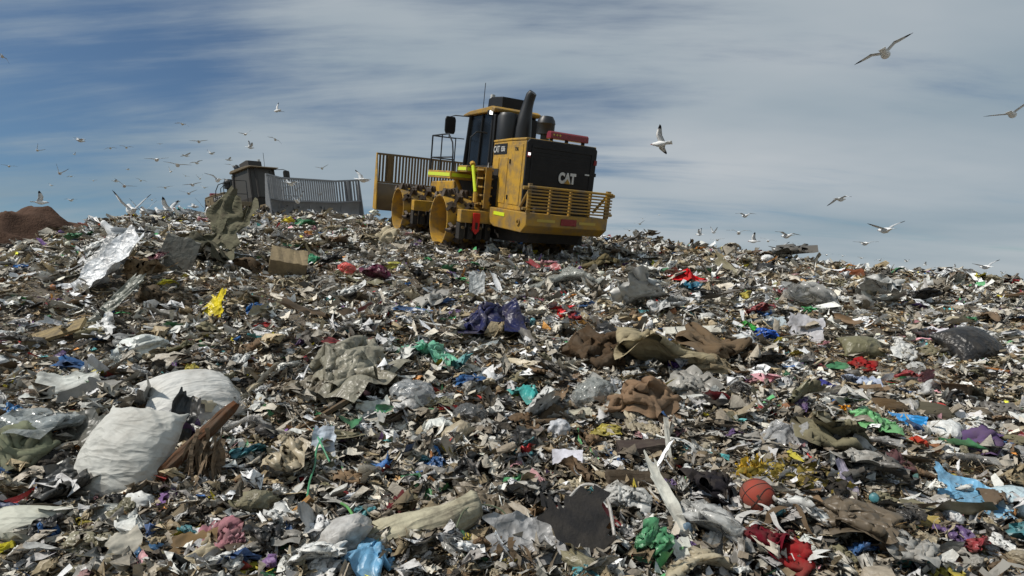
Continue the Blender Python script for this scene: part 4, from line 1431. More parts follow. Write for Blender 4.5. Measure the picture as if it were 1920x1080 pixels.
H_heap('quilt', 1225, 690, 140, 84, (158, 146, 118), 'beige quilt folded over, right of the brown carpet', 'quilt', M_CLOTH, folds=.20, fold=1.0, rz=20, short='beige quilt')
H_heap('blanket', 1335, 662, 118, 60, (104, 87, 67), 'brown blanket heap right of the beige quilt', 'blanket', M_CLOTH, folds=.24, fold=1.1, short='brown blanket')
H_heap('blanket', 1300, 690, 110, 34, (138, 124, 98), 'beige blanket fold below the brown blanket heap', 'blanket', M_CLOTH, folds=.2)
H_heap('towel', 1190, 768, 128, 76, (128, 104, 82), 'tan brown towel heap below the beige quilt', 'towel', M_CLOTH, ti=1, rz=-20, up=.12, short='tan towel')
H_sack('clear_bag', 1112, 758, 72, 62, (168, 172, 168), 'clear plastic bag at the left end of the tan towel', 'bag', M_CLEAR, amp=.16, short='clear bag by the towel')
put('yellow_foam', shreds(nsd(), 70), M_PAPER, 1232, 735, (80, 70, 60), C(150, 122, 58), 'mustard foam crumbs on the right of the tan towel', 'foam', short='mustard crumbs')
H_heap('purple_ribbon', 1273, 696, 40, 34, (84, 52, 116), 'purple ribbon rosette below the beige blanket fold', 'ribbon', M_FILM, ti=0, up=.2, short='purple rosette')
H_heap('white_bundle', 1200, 800, 60, 34, (176, 166, 144), 'dirty white rag below the tan towel', 'rag', M_CLOTH, folds=.3)
H_slab('white_board', 1302, 627, 118, 16, 4, (226, 222, 208), 'long white board above the brown blanket heap', 'board', M_PAPER, rot=(40, 0, 2), lift=8, short='white board')
H_heap('red_cloth', 1280, 527, 60, 24, (206, 14, 28), 'bright red cloth on the slope right of the compactor', 'cloth', M_CLOTH, ti=4, up=.2, short='bright red cloth')
H_heap('red_cloth', 1192, 543, 46, 18, (168, 26, 46), 'smaller crimson cloth left of the bright red cloth', 'cloth', M_CLOTH, ti=1, up=.2, short='crimson cloth')
H_heap('red_cloth', 1345, 525, 20, 20, (164, 30, 50), 'little red rag right of the bright red cloth', 'rag', M_CLOTH, folds=.3)
H_heap('pink_cloth', 1050, 556, 24, 22, (172, 66, 78), 'pink rag right of the navy tarpaulin', 'rag', M_CLOTH, folds=.3)
H_heap('teal_bag', 1296, 551, 34, 26, (40, 104, 128), 'teal blue bag just below the bright red cloth', 'bag', M_FILM, folds=.3, short='teal bag')
H_heap('white_film', 1055, 540, 110, 40, (176, 178, 170), 'whitish translucent film behind the navy tarpaulin', 'plastic sheet', M_CLEAR, folds=.25)
H_heap('olive_tarp', 1120, 505, 64, 34, (108, 98, 70), 'olive brown tarp right of the compactor shadow', 'tarpaulin', M_CLOTH, folds=.2)
# --- right
put('mat', heap(nsd(), height=.5, folds=.1), M_CLOTH, 1345, 482, (110, 70, 30), C(134, 120, 92), 'tan flattened mat on the right crest under the gulls', 'mat', short='tan crest mat')
H_sack('white_lump', 1440, 490, 24, 18, (224, 224, 222), 'bright white lump on the right crest', 'plastic', M_FILM, amp=.1)
H_heap('rust_debris', 1602, 520, 60, 34, (116, 66, 42), 'rust red rubble heap near the right crest', 'rubble', M_CLOTH, folds=.35, short='rust red rubble')
H_heap('green_bag', 1400, 613, 34, 18, (60, 164, 62), 'bright green bag right of the white board', 'bag', M_FILM, folds=.3, short='bright green bag')
H_heap('blue_rag', 1434, 640, 34, 26, (40, 98, 190), 'bright blue rag right of the white shopping bag', 'rag', M_FILM, folds=.35, short='bright blue rag')
H_sack('shopping_bag', 1388, 655, 44, 42, (204, 206, 204), 'white shopping bag right of the brown blanket heap', 'bag', M_FILM, amp=.2, knot=.5, short='white shopping bag')
H_sheet('white_paper', 1455, 612, 38, 22, (206, 218, 222), 'white card with pale blue print above the white sheets', 'card', M_PAPER, rot=(50, 0, 6), amp=.04)
H_sheet('white_paper', 1512, 632, 60, 46, (204, 202, 206), 'folded white paper sheets left of the olive bag', 'paper', M_PAPER, rot=(52, 0, -20), amp=.08, curl=.6, short='white paper sheets')
H_pillow('olive_bag', 1616, 662, 70, 56, 40, (112, 108, 82), 'olive stuffed bag left of the streaked white bag', 'bag', M_FILM, rot=(25, 0, -8), wr=.12, lift=14, short='olive stuffed bag', p=3)
H_heap('streaked_bag', 1692, 664, 78, 70, (206, 206, 202), 'white streaked plastic bag left of the black bag', 'bag', M_FILM, folds=.3, rz=-30, short='streaked white bag')
H_pillow('black_bag', 1820, 665, 100, 96, 60, (40, 40, 41), 'large black garbage bag on the right slope', 'bag', M_FILM, rot=(30, 0, 12), wr=.14, lift=22, short='black garbage bag', p=3)
H_sheet('white_card', 1752, 632, 44, 24, (218, 216, 222), 'white card left of the black garbage bag', 'card', M_PAPER, rot=(46, 0, -30), amp=.03, curl=.2)
H_sheet('white_card', 1627, 568, 22, 26, (206, 208, 200), 'small upright white card on the right slope', 'card', M_PAPER, rot=(62, 0, 20), amp=.02, curl=.1)
H_heap('red_rag', 1620, 692, 42, 22, (150, 24, 28), 'dark red rag below the olive stuffed bag', 'rag', M_CLOTH, folds=.3, short='dark red rag')
H_heap('blue_bag', 1555, 740, 52, 30, (34, 40, 124), 'royal blue bag left of the grey cup', 'bag', M_FILM, folds=.3, short='royal blue bag')
H_heap('blue_white_film', 1608, 728, 60, 36, (170, 180, 200), 'white and blue film right of the royal blue bag', 'plastic sheet', M_FILM, folds=.35)
H_sack('cup', 1546, 764, 24, 24, (172, 174, 170), 'grey paper cup below the royal blue bag', 'cup', M_PAPER, amp=.05)
H_heap('orange_flower', 1583, 778, 26, 34, (222, 150, 20), 'orange artificial flower left of the green bag', 'flower', M_FILM, ti=6, up=.2, short='orange flower')
H_heap('green_bag', 1632, 802, 66, 44, (112, 176, 116), 'light green plastic bag right of the orange flower', 'bag', M_FILM, ti=1, up=.15, rz=-20, short='light green bag')
H_sheet('blue_bag', 1706, 804, 64, 34, (40, 140, 206), 'bright sky blue bag right of the light green bag', 'bag', rot=(40, 0, -28), amp=.14, curl=.8, short='sky blue bag')
H_heap('red_cup', 1722, 838, 22, 20, (176, 60, 40), 'small red carton under the sky blue bag', 'carton', M_PAPER, folds=.2)
H_pillow('cushion', 1668, 768, 76, 44, 26, (92, 74, 52), 'brown cushion above the sky blue bag', 'cushion', M_CLOTH, rot=(18, 0, 6), wr=.12, lift=8, short='brown cushion', p=3)
H_pillow('cushion', 1740, 780, 92, 54, 34, (86, 82, 68), 'olive grey cushion right of the brown cushion', 'cushion', M_CLOTH, rot=(22, 0, -8), wr=.10, lift=10, short='olive grey cushion', p=3)
H_sheet('styrofoam', 1798, 790, 62, 26, (222, 218, 216), 'white broken foam wedge right of the olive grey cushion', 'foam', M_PAPER, rot=(50, 0, -30), amp=.02, curl=.15, tear=.35, short='white foam wedge')
H_sheet('styrofoam', 1820, 816, 36, 22, (226, 226, 226), 'white foam offcut below the white foam wedge', 'foam', M_PAPER, rot=(48, 0, -8), amp=.02, curl=.1)
H_sack('stone', 1832, 783, 44, 26, (104, 94, 80), 'rounded grey brown stone right of the white foam wedge', 'stone', M_CLOTH, amp=.05)
H_heap('clear_bag', 1475, 830, 120, 84, (196, 196, 196), 'big shiny clear plastic bag right of centre', 'bag', M_CLEAR, ti=4, rz=-25, up=.1, short='big clear bag')
put('yellow_foam', shreds(nsd(), 260, .10), M_PAPER, 1468, 898, (170, 110, 120), C(158, 138, 62), 'spread of yellow foam crumbs behind the basketball', 'foam', short='yellow crumbs')
put('yellow_foam', shreds(nsd(), 90, .14), M_PAPER, 1406, 886, (70, 70, 130), C(204, 166, 52), 'small yellow foam cluster left of the yellow crumbs', 'foam')
H_heap('black_cloth', 1322, 930, 90, 60, (34, 32, 36), 'black cloth heap left of the basketball', 'cloth', M_CLOTH, folds=.26, short='black cloth')
H_sheet('packet', 1586, 915, 26, 60, (176, 168, 186), 'white and violet packet right of the yellow crumbs', 'packet', rot=(50, 0, 18), amp=.06, short='violet packet')
H_sheet('packet', 1612, 900, 36, 24, (190, 204, 216), 'pale blue packet beside the violet packet', 'packet', rot=(44, 0, -20), amp=.08)
H_sheet('blue_tarp', 1826, 945, 122, 58, (118, 172, 206), 'long pale blue plastic sheet at the lower right edge', 'plastic sheet', rot=(34, 8, -40), amp=.10, curl=.8, short='pale blue sheet')
H_heap('blue_film', 1858, 930, 50, 30, (30, 84, 170), 'royal blue film on the pale blue sheet', 'plastic', M_FILM, folds=.3)
H_sack('white_bag', 1902, 955, 90, 50, (184, 202, 208), 'pale white bag at the right edge beside the pale blue sheet', 'bag', M_FILM, amp=.18, short='pale white bag')
H_heap('black_film', 1895, 985, 70, 26, (30, 32, 36), 'black film under the pale white bag at the right edge', 'plastic', M_FILM, folds=.3)
H_heap('brown_sack', 1600, 1012, 112, 66, (102, 90, 74), 'domed brown plastic sack at the lower right', 'sack', M_FILM, folds=.2, fold=1.4, short='brown sack')
H_heap('maroon_hat', 1438, 1028, 84, 50, (92, 16, 30), 'maroon cloth hat at the bottom, right of the white strap', 'hat', M_CLOTH, short='maroon hat')
H_heap('red_cloth', 1488, 1060, 70, 50, (140, 16, 26), 'red cloth at the bottom edge below the maroon hat', 'cloth', M_CLOTH, folds=.2)
H_heap('white_rag', 1512, 1030, 50, 30, (208, 210, 204), 'white rag right of the maroon hat', 'rag', M_FILM, folds=.3)
H_sheet('yellow_carton', 1738, 983, 44, 22, (182, 160, 96), 'small yellow carton flap right of the brown sack', 'carton', M_PAPER, rot=(36, 0, -10), amp=.05)
H_heap('purple_film', 1778, 1058, 50, 40, (98, 70, 110), 'purple film at the bottom right', 'plastic', M_FILM, folds=.35)
H_sheet('teal_film', 1680, 1055, 70, 30, (64, 140, 122), 'teal and white film at the bottom right', 'plastic', rot=(40, 0, 6), amp=.15, curl=.8)
H_sheet('clear_film', 1345, 1040, 50, 44, (156, 160, 160), 'clear plastic tray left of the maroon hat', 'plastic', M_CLEAR, rot=(46, 0, 26), amp=.06)
H_sack('glass_jar', 1288, 1010, 22, 40, (92, 116, 134), 'blue grey plastic bottle right of the white strap', 'bottle', M_HARD, amp=.08)
H_heap('maroon_rag', 1682, 880, 60, 34, (92, 62, 66), 'dull maroon rag right of the violet packet', 'rag', M_CLOTH, folds=.35)

# tubes and strings


def cord(name, pts, rpx, color, label, cat, mat=M_HARD, lift=.05):
    P = []
    for a, b, dz in pts:
        p = pix(a, b)
        P.append(p + Vector((0, 0, dz + lift)))
    # smooth the path
    Q = []
    for i in range(len(P) - 1):
        for t in np.linspace(0, 1, 6, endpoint=False):
            p0, p1, p2, p3 = P[max(i - 1, 0)], P[i], P[i + 1], P[min(i + 2, len(P) - 1)]
            Q.append(.5 * ((2 * p1) + (p2 - p0) * t + (2 * p0 - 5 * p1 + 4 * p2 - p3) * t * t + (3 * p1 - p0 - 3 * p2 + p3) * t ** 3))
    Q.append(P[-1])
    base = Q[0].copy()
    m = MB().tube([q - base for q in Q], rpx * P[0].y / FPX, 8)
    o = link(name, m.mesh(name, mat, True))
    o.location = base
    o.color = (*C(*color), 1)
    tag(o, label, cat)


cord('tube', [(1062, 962, .03), (1090, 958, .12), (1118, 975, .18), (1140, 1000, .16), (1152, 1032, .04)], 3.0, (168, 164, 158), 'curved pale grey tube arching over the black mat', 'tube')
cord('string', [(622, 826, .08), (596, 870, .10), (590, 900, .06), (580, 940, .08), (574, 975, .02)], 1.6, (70, 140, 100), 'thin green string crossing the pale blue scrap', 'string')
cord('string', [(588, 832, .08), (600, 862, .10), (618, 890, .05)], 1.5, (84, 160, 120), 'short green string over the pale blue scrap', 'string')
cord('string', [(640, 975, .06), (652, 995, .1), (664, 1012, .08), (676, 1030, .02)], 2.4, (92, 160, 84), 'green plant stalk left of the pale log', 'stalk')
cord('hose', [(850, 1040, .05), (870, 1010, .12), (905, 998, .12), (940, 1002, .1), (965, 1015, .03)], 1.6, (92, 104, 78), 'thin green hose looping over the brown grey sheet', 'hose')
cord('wire', [(1000, 640, .03), (1020, 646, .06), (1060, 650, .05), (1066, 652, .03)], 1.2, (190, 188, 180), 'thin white wire left of the brown carpet', 'wire')

# basketball
bp_ = pix(1420, 950)
rb = 31 * bp_.y / FPX
ball = link('basketball', None)
ball.location = bp_ + Vector((0, 0, rb * .62))
ball.rotation_euler = (.5, .3, .4)
tag(ball, 'orange red basketball lying in the trash at the lower right', 'ball')
HERO.append((1420, 935, bp_.y, 'basketball', 30))
V, F = ico(5)
me = mesh_np('ball_skin', V * rb, F, material('ball_leather', lin(146, 64, 50), rough=.75, spec=.25, dirt=.7, dscale=7, bump=.3, bscale=160, bdist=.003))
link('ball_skin', me, ball)
mseam = material('ball_seam', (.02, .015, .012), rough=.8)
for k in range(4):
    t = np.linspace(0, 2 * math.pi, 65)[:-1]
    if k == 0:
        P = np.stack([np.cos(t), np.sin(t), 0 * t], 1)
    elif k == 1:
        P = np.stack([np.cos(t), 0 * t, np.sin(t)], 1)
    else:
        sg = 1 if k == 2 else -1
        P = np.stack([.72 * np.cos(t), sg * (.50 + .22 * np.cos(2 * t)), .8 * np.sin(t)], 1)
        P /= np.linalg.norm(P, axis=1)[:, None]
    P = np.concatenate([P, P[:2]]) * rb * .998
    MB().tube([tuple(p) for p in P], rb * .028, 6).build('seam', mseam, ball, smooth=True)

#==LOOSE==
# ------------------------------------------------------------------ loose pieces, each an object, sharing meshes
GREYS = [(150, 148, 142), (128, 124, 116), (172, 170, 164), (108, 104, 98), (196, 196, 192), (214, 214, 210), (90, 86, 80), (60, 58, 55), (120, 112, 96), (140, 130, 112), (112, 100, 82), (84, 72, 58), (70, 60, 48)]
ACC = [((30, 84, 150), 'blue'), ((150, 28, 34), 'red'), ((196, 176, 50), 'yellow'), ((60, 140, 84), 'green'), ((92, 64, 120), 'purple'), ((190, 120, 130), 'pink'), ((190, 110, 40), 'orange'), ((60, 140, 150), 'turquoise')]
NAMED = {'white': [(222, 222, 218), (208, 208, 204), (230, 230, 228)], 'pale grey': [(184, 182, 178), (194, 194, 190)], 'grey': [(146, 143, 136), (160, 157, 150)],
         'dark grey': [(98, 95, 90), (112, 108, 102)], 'black': [(34, 34, 34), (44, 43, 42)], 'olive': [(120, 116, 92), (130, 124, 100)],
         'beige': [(182, 170, 144), (166, 154, 130)], 'brown': [(110, 90, 70), (128, 106, 82), (96, 80, 62)]}
for c_, n_ in ACC:
    NAMED[n_] = [tuple(.72 * v + .28 * 110 for v in c_)]
KINDS = [
    # name, words, templates, material, colours, n, size in metres at 6 m, category, group, how it lies
    ('plastic_bag', 'crumpled plastic bag', [sack(900 + i, 3, .26, 2.3, 2.4, .4 if i % 2 else 0) for i in range(1)] + FILMS[:3] + FILMS[4:], TS['film'],
     ['white', 'pale grey', 'pale grey', 'grey', 'grey', 'dark grey', 'black', 'olive', 'beige', 'brown'] * 3 + ['blue', 'green', 'pink'], 280, .19, 'bag', 'crumpled plastic bags in the trash', 3),
    ('clear_bag', 'clear plastic bag', [FILMS[i] for i in (0, 2, 4, 5, 6)], TS['clear'],
     ['white', 'pale grey', 'pale grey'], 170, .23, 'bag', 'clear plastic bags in the trash', 0),
    ('film_scrap', 'torn plastic film', FILMS, TS['film'],
     ['white', 'pale grey', 'grey', 'grey', 'dark grey', 'dark grey', 'olive', 'beige', 'brown', 'brown', 'black'] * 2 + ['blue', 'green', 'red', 'yellow', 'purple', 'turquoise'], 290, .24, 'plastic', 'torn plastic film in the trash', 1),
    ('rag', 'dirty cloth rag', CLOTHS, TS['cloth'],
     ['brown', 'brown', 'beige', 'beige', 'grey', 'dark grey', 'olive'] * 3 + ['black', 'black', 'red', 'purple', 'pink', 'blue'], 290, .24, 'rag', 'rags in the trash', 0),
    ('paper_scrap', 'torn paper sheet', [sheet(1200 + i, 10, 10, .16, .8, .35) for i in range(3)] + [low(FILMS[i], 2, 0) for i in (1, 3, 4, 5)], TS['paper'],
     ['white', 'white', 'white', 'pale grey', 'pale grey', 'beige', 'beige', 'beige'] * 2 + ['yellow', 'red', 'orange'], 240, .11, 'paper', 'torn paper in the trash', 1),
    ('cardboard_scrap', 'cardboard piece', [sheet(1300 + i, 9, 9, .07, .5, .3) for i in range(5)] + [carton(1350 + i) for i in range(2)], TS['paper'],
     ['beige', 'brown', 'brown', 'beige'], 110, .13, 'cardboard', 'cardboard pieces in the trash', 1),
    ('wood_stick', 'splintered wood stick', [(plank(1400 + i, 5, .2)[0] * np.array([1, .10, .07]), plank(1400 + i, 5, .2)[1]) for i in range(4)], TS['wood'],
     ['brown', 'brown', 'beige', 'orange', 'grey'], 130, .20, 'stick', 'wood sticks in the trash', 2),
    ('film_strip', 'long torn strip of film', [(sheet(1500 + i, 22, 6, .22, .8, .3, 1.5)[0] * np.array([1, .22, .5]), sheet(1500 + i, 22, 6, .22, .8, .3, 1.5)[1]) for i in range(8)], TS['film'],
     ['white', 'pale grey', 'pale grey', 'grey', 'grey', 'dark grey', 'beige', 'brown', 'olive'] * 2 + ['blue', 'red', 'green'], 260, .34, 'plastic strip', 'strips of film in the trash', 1),
    ('fibre_tangle', 'tangle of torn fibres', [(strands(1600 + i, 16, r0=.03)[0] * np.array([2.2, 2.2, .8]), strands(1600 + i, 16, r0=.03)[1]) for i in range(6)], TS['cloth'],
     ['beige', 'brown', 'brown', 'grey', 'dark grey', 'olive', 'pale grey'], 150, .20, 'fibres', 'fibre tangles in the trash', 0),
    ('bottle', 'plastic bottle', [], TS['hard'], ['white', 'pale grey', 'grey', 'green', 'blue', 'turquoise', 'black'], 50, .12, 'bottle', 'bottles in the trash', 2),
]
bm_ = MB().rev([(-1, .01), (-1, .34), (-.95, .38), (.25, .38), (.35, .36), (.62, .15), (.66, .13), (.7, .17), (.9, .17), (.92, .01)], 0, (0, 0, 0), 12)
KINDS[-1] = KINDS[-1][:2] + ([(np.array(bm_.v), np.array(bm_.f))],) + KINDS[-1][3:]

hx = np.array([(h[0], h[1]) for h in HERO], float)
hr = np.array([h[4] for h in HERO], float)


def clear_of_machine(x, y, mar=.3):
    dx, dy = x - MO[0], y - MO[1]
    lf = dx * MF[0] + dy * MF[1]
    lr = dx * MRt[0] + dy * MRt[1]
    return not (abs(lr) < 2.45 + mar and -3.9 - mar < lf < 7.2 + mar)


labels_used = {}
for (name, words, temps, mat, cols, n, size, cat, group, mode) in KINDS:
    meshes = [mesh_np(name, V, F, mat, name not in ('wood_stick', 'cardboard_scrap', 'paper_scrap')) for V, F in temps]
    got, tries = 0, 0
    while got < n and tries < n * 30:
        tries += 1
        # drawn along the slope in front of the camera, more often near than far
        dpt = 3.0 * (24.0 / 3.0) ** (rnd.random() ** 1.05)
        x = rnd.uniform(-.93, .93) * dpt
        if dpt > np.interp(x / dpt, TG, TD) + .6 or not clear_of_machine(x, dpt):
            continue
        z = float(ground(x, dpt))
        sx, sy = 960 + FPX * x / dpt, 540 - FPX * z / dpt
        if sy > 1100:
            continue
        d2 = np.hypot(hx[:, 0] - sx, (hx[:, 1] - sy) * 1.3)
        if (d2 < hr * .62).any():
            continue
        got += 1
        o = link(name, meshes[rnd.randrange(len(meshes))])
        cn = rnd.choice(cols)
        c = C(*rnd.choice(NAMED[cn]))
        j = rnd.uniform(.85, 1.12)
        o.color = (min(1, c[0] * j), min(1, c[1] * j), min(1, c[2] * j), 1)
        s = size * 1.18 * (dpt / 6.0) ** .42 * math.exp(rnd.gauss(0, .38)) * .5
        o.scale = (s * rnd.uniform(.8, 1.3), s * rnd.uniform(.7, 1.1), s * rnd.uniform(.7, 1.1))
        if mode == 0:
            o.rotation_euler = (rnd.gauss(0, .2), rnd.gauss(0, .2), rnd.uniform(0, 6.28))
            dz = 0
        elif mode == 1:
            o.rotation_euler = (rnd.gauss(.2, .25), rnd.gauss(0, .25), rnd.uniform(0, 6.28))
            dz = .22 * s
        elif mode == 2:
            o.rotation_euler = (rnd.uniform(0, 6), rnd.gauss(0, .45), rnd.uniform(0, 6.28))
            dz = .25 * s
        else:
            o.rotation_euler = (rnd.gauss(0, .4), rnd.gauss(0, .4), rnd.uniform(0, 6.28))
            dz = .4 * s
        o.location = (x, dpt, z + dz)
        # label by what it lies beside
        order = np.argsort(d2)
        i0 = order[0]
        dx, dy = sx - hx[i0, 0], sy - hx[i0, 1]
        rel = ('right of' if dx > 0 else 'left of') if abs(dx) > abs(dy) * 1.2 else ('below' if dy > 0 else 'behind')
        lab = '%s %s %s the %s' % (cn, words, rel, HERO[i0][3])
        if lab in labels_used:
            for i1 in order[1:6]:
                l2 = '%s %s between the %s and the %s' % (cn, words, HERO[i0][3], HERO[i1][3])
                if len(l2.split()) <= 16 and l2 not in labels_used and HERO[i1][3] != HERO[i0][3]:
                    lab = l2
                    break
        labels_used[lab] = 1
        tag(o, lab, cat, group)

#==LITTER==
# ------------------------------------------------------------------ small litter nobody could count


def litter(name, temps, n, mat, palette, weights, size, label, seed, smooth=False, flat=.5, near=2.4, far=30., expo=1.0, stand=.5, patch=0.0):
    r = np.random.RandomState(seed)
    dpt = near * (far / near) ** (r.rand(int(n * 3.2)) ** expo)
    x = r.uniform(-1.02, 1.02, len(dpt)) * (dpt + .6)
    flank = r.rand(len(dpt)) < .15                       # the heap goes on past both edges of the view
    x = np.where(flank, np.sign(x) * (dpt * .98 + r.rand(len(dpt)) ** 1.3 * 6.5), x)
    ok = dpt < np.interp(x / dpt, TG, TD) + 2.0
    pn = vnoise(x / .75, dpt / .75, 77) * .6 + vnoise(x / 2.1, dpt / 2.1, 78) * .6
    ok &= r.rand(len(dpt)) < np.clip(.55 + patch * pn, .08, 1)
    dx, dy = x - MO[0], dpt - MO[1]
    lf = dx * MF[0] + dy * MF[1]
    lr = dx * MRt[0] + dy * MRt[1]
    ok &= ~((np.abs(lr) < 2.3) & (lf > -1.5) & (lf < 6.6) & (r.rand(len(dpt)) < .55))
    x, dpt = x[ok][:n], dpt[ok][:n]
    n = len(x)
    z = ground(x, dpt)
    s = size * (dpt / 5.0) ** .52 * 1.06 * np.minimum(np.exp(r.normal(0, .5, n)), 1.9) * .5
    pal = np.minimum(np.array([lin(*c) for c in palette]) * np.array([1.33, 1.26, 1.15]), .8)
    # patches: neighbouring litter tends to share a tone
    tone = (vnoise(x / .7, dpt / .7, seed) + 1) / 2
    pick = r.choice(len(pal), n, p=np.array(weights) / np.sum(weights))
    brown = np.array(lin(92, 77, 59))
    nearb = np.clip((10 - dpt) / 6, 0, 1) * .75 * r.rand(n)
    base_c = pal[pick] * (1 - nearb[:, None]) + brown * nearb[:, None]
    colr = base_c * np.exp(r.normal(0, .16, n))[:, None] * (.78 + .44 * tone)[:, None]
    ti = r.randint(0, len(temps), n)
    Vs, Fs, Cs, k = [], [], [], 0
    for t, (TV, TF) in enumerate(temps):
        idx = np.nonzero(ti == t)[0]
        if not len(idx):
            continue
        m = len(idx)
        yaw = r.uniform(0, 2 * math.pi, m)
        pit = r.normal(0, stand, m)
        rol = r.normal(0, stand, m)
        cy, sy = np.cos(yaw), np.sin(yaw)
        cp, sp_ = np.cos(pit), np.sin(pit)
        cr_, sr = np.cos(rol), np.sin(rol)
        Rz = np.zeros((m, 3, 3)); Rz[:, 0, 0] = cy; Rz[:, 0, 1] = -sy; Rz[:, 1, 0] = sy; Rz[:, 1, 1] = cy; Rz[:, 2, 2] = 1
        Rx = np.zeros((m, 3, 3)); Rx[:, 0, 0] = 1; Rx[:, 1, 1] = cp; Rx[:, 1, 2] = -sp_; Rx[:, 2, 1] = sp_; Rx[:, 2, 2] = cp
        Ry = np.zeros((m, 3, 3)); Ry[:, 1, 1] = 1; Ry[:, 0, 0] = cr_; Ry[:, 0, 2] = sr; Ry[:, 2, 0] = -sr; Ry[:, 2, 2] = cr_
        Rm = Rz @ Rx @ Ry
        sc = s[idx][:, None] * np.stack([r.uniform(.7, 1.5, m), r.uniform(.5, 1.1, m), r.uniform(.6, 1.3, m)], 1)
        A = TV[None] * sc[:, None, :]
        A = np.einsum('mij,mvj->mvi', Rm, A)
        A += np.stack([x[idx], dpt[idx], z[idx] + s[idx] * r.uniform(-.15, .7, m)], 1)[:, None, :]
        nv = len(TV)
        Vs.append(A.reshape(-1, 3))
        Fs.append((TF[None] + (np.arange(m) * nv)[:, None, None]).reshape(-1, TF.shape[1]) + k)
        Cs.append(np.repeat(colr[idx], nv, axis=0))
        k += m * nv
    me = mesh_np(name, np.concatenate(Vs), np.concatenate(Fs), mat, smooth, np.clip(np.concatenate(Cs), 0, .9))
    o = link(name, me)
    tag(o, label, 'litter', kind='stuff')
    return o


PALM = [(124, 110, 90), (146, 132, 110), (172, 160, 138), (106, 92, 74), (84, 74, 62), (194, 186, 170), (214, 210, 200), (228, 226, 220), (146, 102, 76), (134, 131, 120), (112, 116, 84), (182, 150, 108), (164, 60, 60), (84, 112, 156), (200, 182, 80), (186, 124, 134), (92, 140, 106), (114, 90, 132)]
WM = [22, 23, 20, 14, 7, 14, 10, 7, 5, 12, 5, 6, 0.6, .6, .5, .6, .5, .5]
PALG = [(234, 234, 232), (216, 215, 211), (192, 191, 185), (164, 161, 154), (138, 133, 124), (112, 108, 101), (72, 70, 67), (152, 141, 118), (50, 100, 164), (176, 46, 52), (214, 196, 66), (84, 164, 112), (116, 88, 146), (214, 144, 80), (90, 170, 180), (218, 156, 170)]
WG = [17, 19, 20, 16, 11, 6, 3, 12, 0.6, .6, .5, .6, .5, .4, .5, .5]
crumbs = [sheet(2000 + i, 4, 4, .30, 1.2, .4) for i in range(14)]
flakes = [sheet(2100 + i, 5, 5, .34, 1.3, .45) for i in range(14)]
lumps = [(sack(2200 + i, 1, .35, 2.2, 2.0)[0], ico(1)[1]) for i in range(8)]
ribb = []
for i in range(12):
    V_, F_ = sheet(2300 + i, 7, 2, .25, 1.8, .1)
    ribb.append((V_ * np.array([2.2, .16, .9]), F_))
straw = []
for i in range(8):
    rr = np.random.RandomState(i)
    t_ = np.linspace(-1, 1, 3)
    c_ = np.stack([t_ * 2.4, .35 * np.sin(t_ * 2 + rr.uniform(0, 6)), .3 * np.sin(t_ * 2.4 + rr.uniform(0, 6))], 1)
    V_ = np.concatenate([c_ + np.array([0, .05, 0]), c_ + np.array([0, -.04, .05]), c_ + np.array([0, -.04, -.05])])
    F_ = []
    for a_ in range(3):
        b_ = (a_ + 1) % 3
        for j in range(2):
            F_.append((a_ * 3 + j, a_ * 3 + j + 1, b_ * 3 + j + 1, b_ * 3 + j))
    straw.append((V_, np.array(F_)))
crumbs = crumbs[:4] + [low(v_, 9, o_) for v_ in FILMS + CLOTHS for o_ in (0, 2)]
drapes = [low(v_, 5, o_) for v_ in FILMS + CLOTHS for o_ in (0, 2)]
flakes = flakes[:2] + [low(v_, 6, o_) for v_ in FILMS for o_ in (0, 3)]
SHAG = [(150, 124, 84), (124, 100, 70), (94, 76, 54), (184, 168, 134), (64, 52, 40), (104, 108, 72)]
strips = []
for i in range(12):
    V_, F_ = sheet(2500 + i, 10, 3, .20, 1.3, .25)
    strips.append((V_ * np.array([2.0, .42, .8]), F_))
litter('crumb_litter', crumbs, 24000, M_LIT, PALM, WM, .044, 'fine torn crumbs of paper, cardboard and soil covering the slope', 31, stand=.35, smooth=True, patch=-0.75)
litter('flake_litter', flakes, 12000, M_LITG, PALG, WG, .074, 'small crumpled scraps of plastic film covering the slope', 32, stand=.3, smooth=True, patch=0.7)
litter('drape_litter', drapes, 10000, M_LITG, PALG, WG, .135, 'small limp pieces of plastic and rag draped over the slope', 36, stand=.25, smooth=True, patch=0.7)
litter('lump_litter', lumps, 2000, M_LIT, PALM, WM, .060, 'small clods and crushed lumps scattered over the slope', 33, smooth=True, patch=-0.6)
litter('strip_litter', strips, 9000, M_LITG, PALG, WG, .088, 'torn limp strips of film and cloth tangled over the slope', 37, stand=.35, smooth=True, patch=0.5)
litter('ribbon_litter', ribb, 14000, M_LITG, PALG, WG, .058, 'thin plastic ribbons tangled over the slope', 34, stand=.5, patch=0.3)
litter('straw_litter', straw, 30000, M_LIT, SHAG, [5, 6, 6, 3, 5, 2], .046, 'straw, twigs and splinters strewn over the slope', 35, stand=.4, patch=-0.8)

#==GULLS==
# ------------------------------------------------------------------ gulls
M_GULL = material('gull_feathers', attr='Col', rough=.75, spec=.2)


def loft(rings, n=10):
    V, F = [], []
    for (c, rx, rz) in rings:
        for k in range(n):
            a = 2 * math.pi * k / n
            V.append((c[0] + rx * math.cos(a), c[1], c[2] + rz * math.sin(a)))
    for i in range(len(rings) - 1):
        for k in range(n):
            F.append((i * n + k, i * n + (k + 1) % n, (i + 1) * n + (k + 1) % n, (i + 1) * n + k))
    return V, F


WHITE, GREY, BLACK, BILL = (.80, .80, .79), (.40, .42, .44), (.018, .018, .02), (.30, .07, .03)


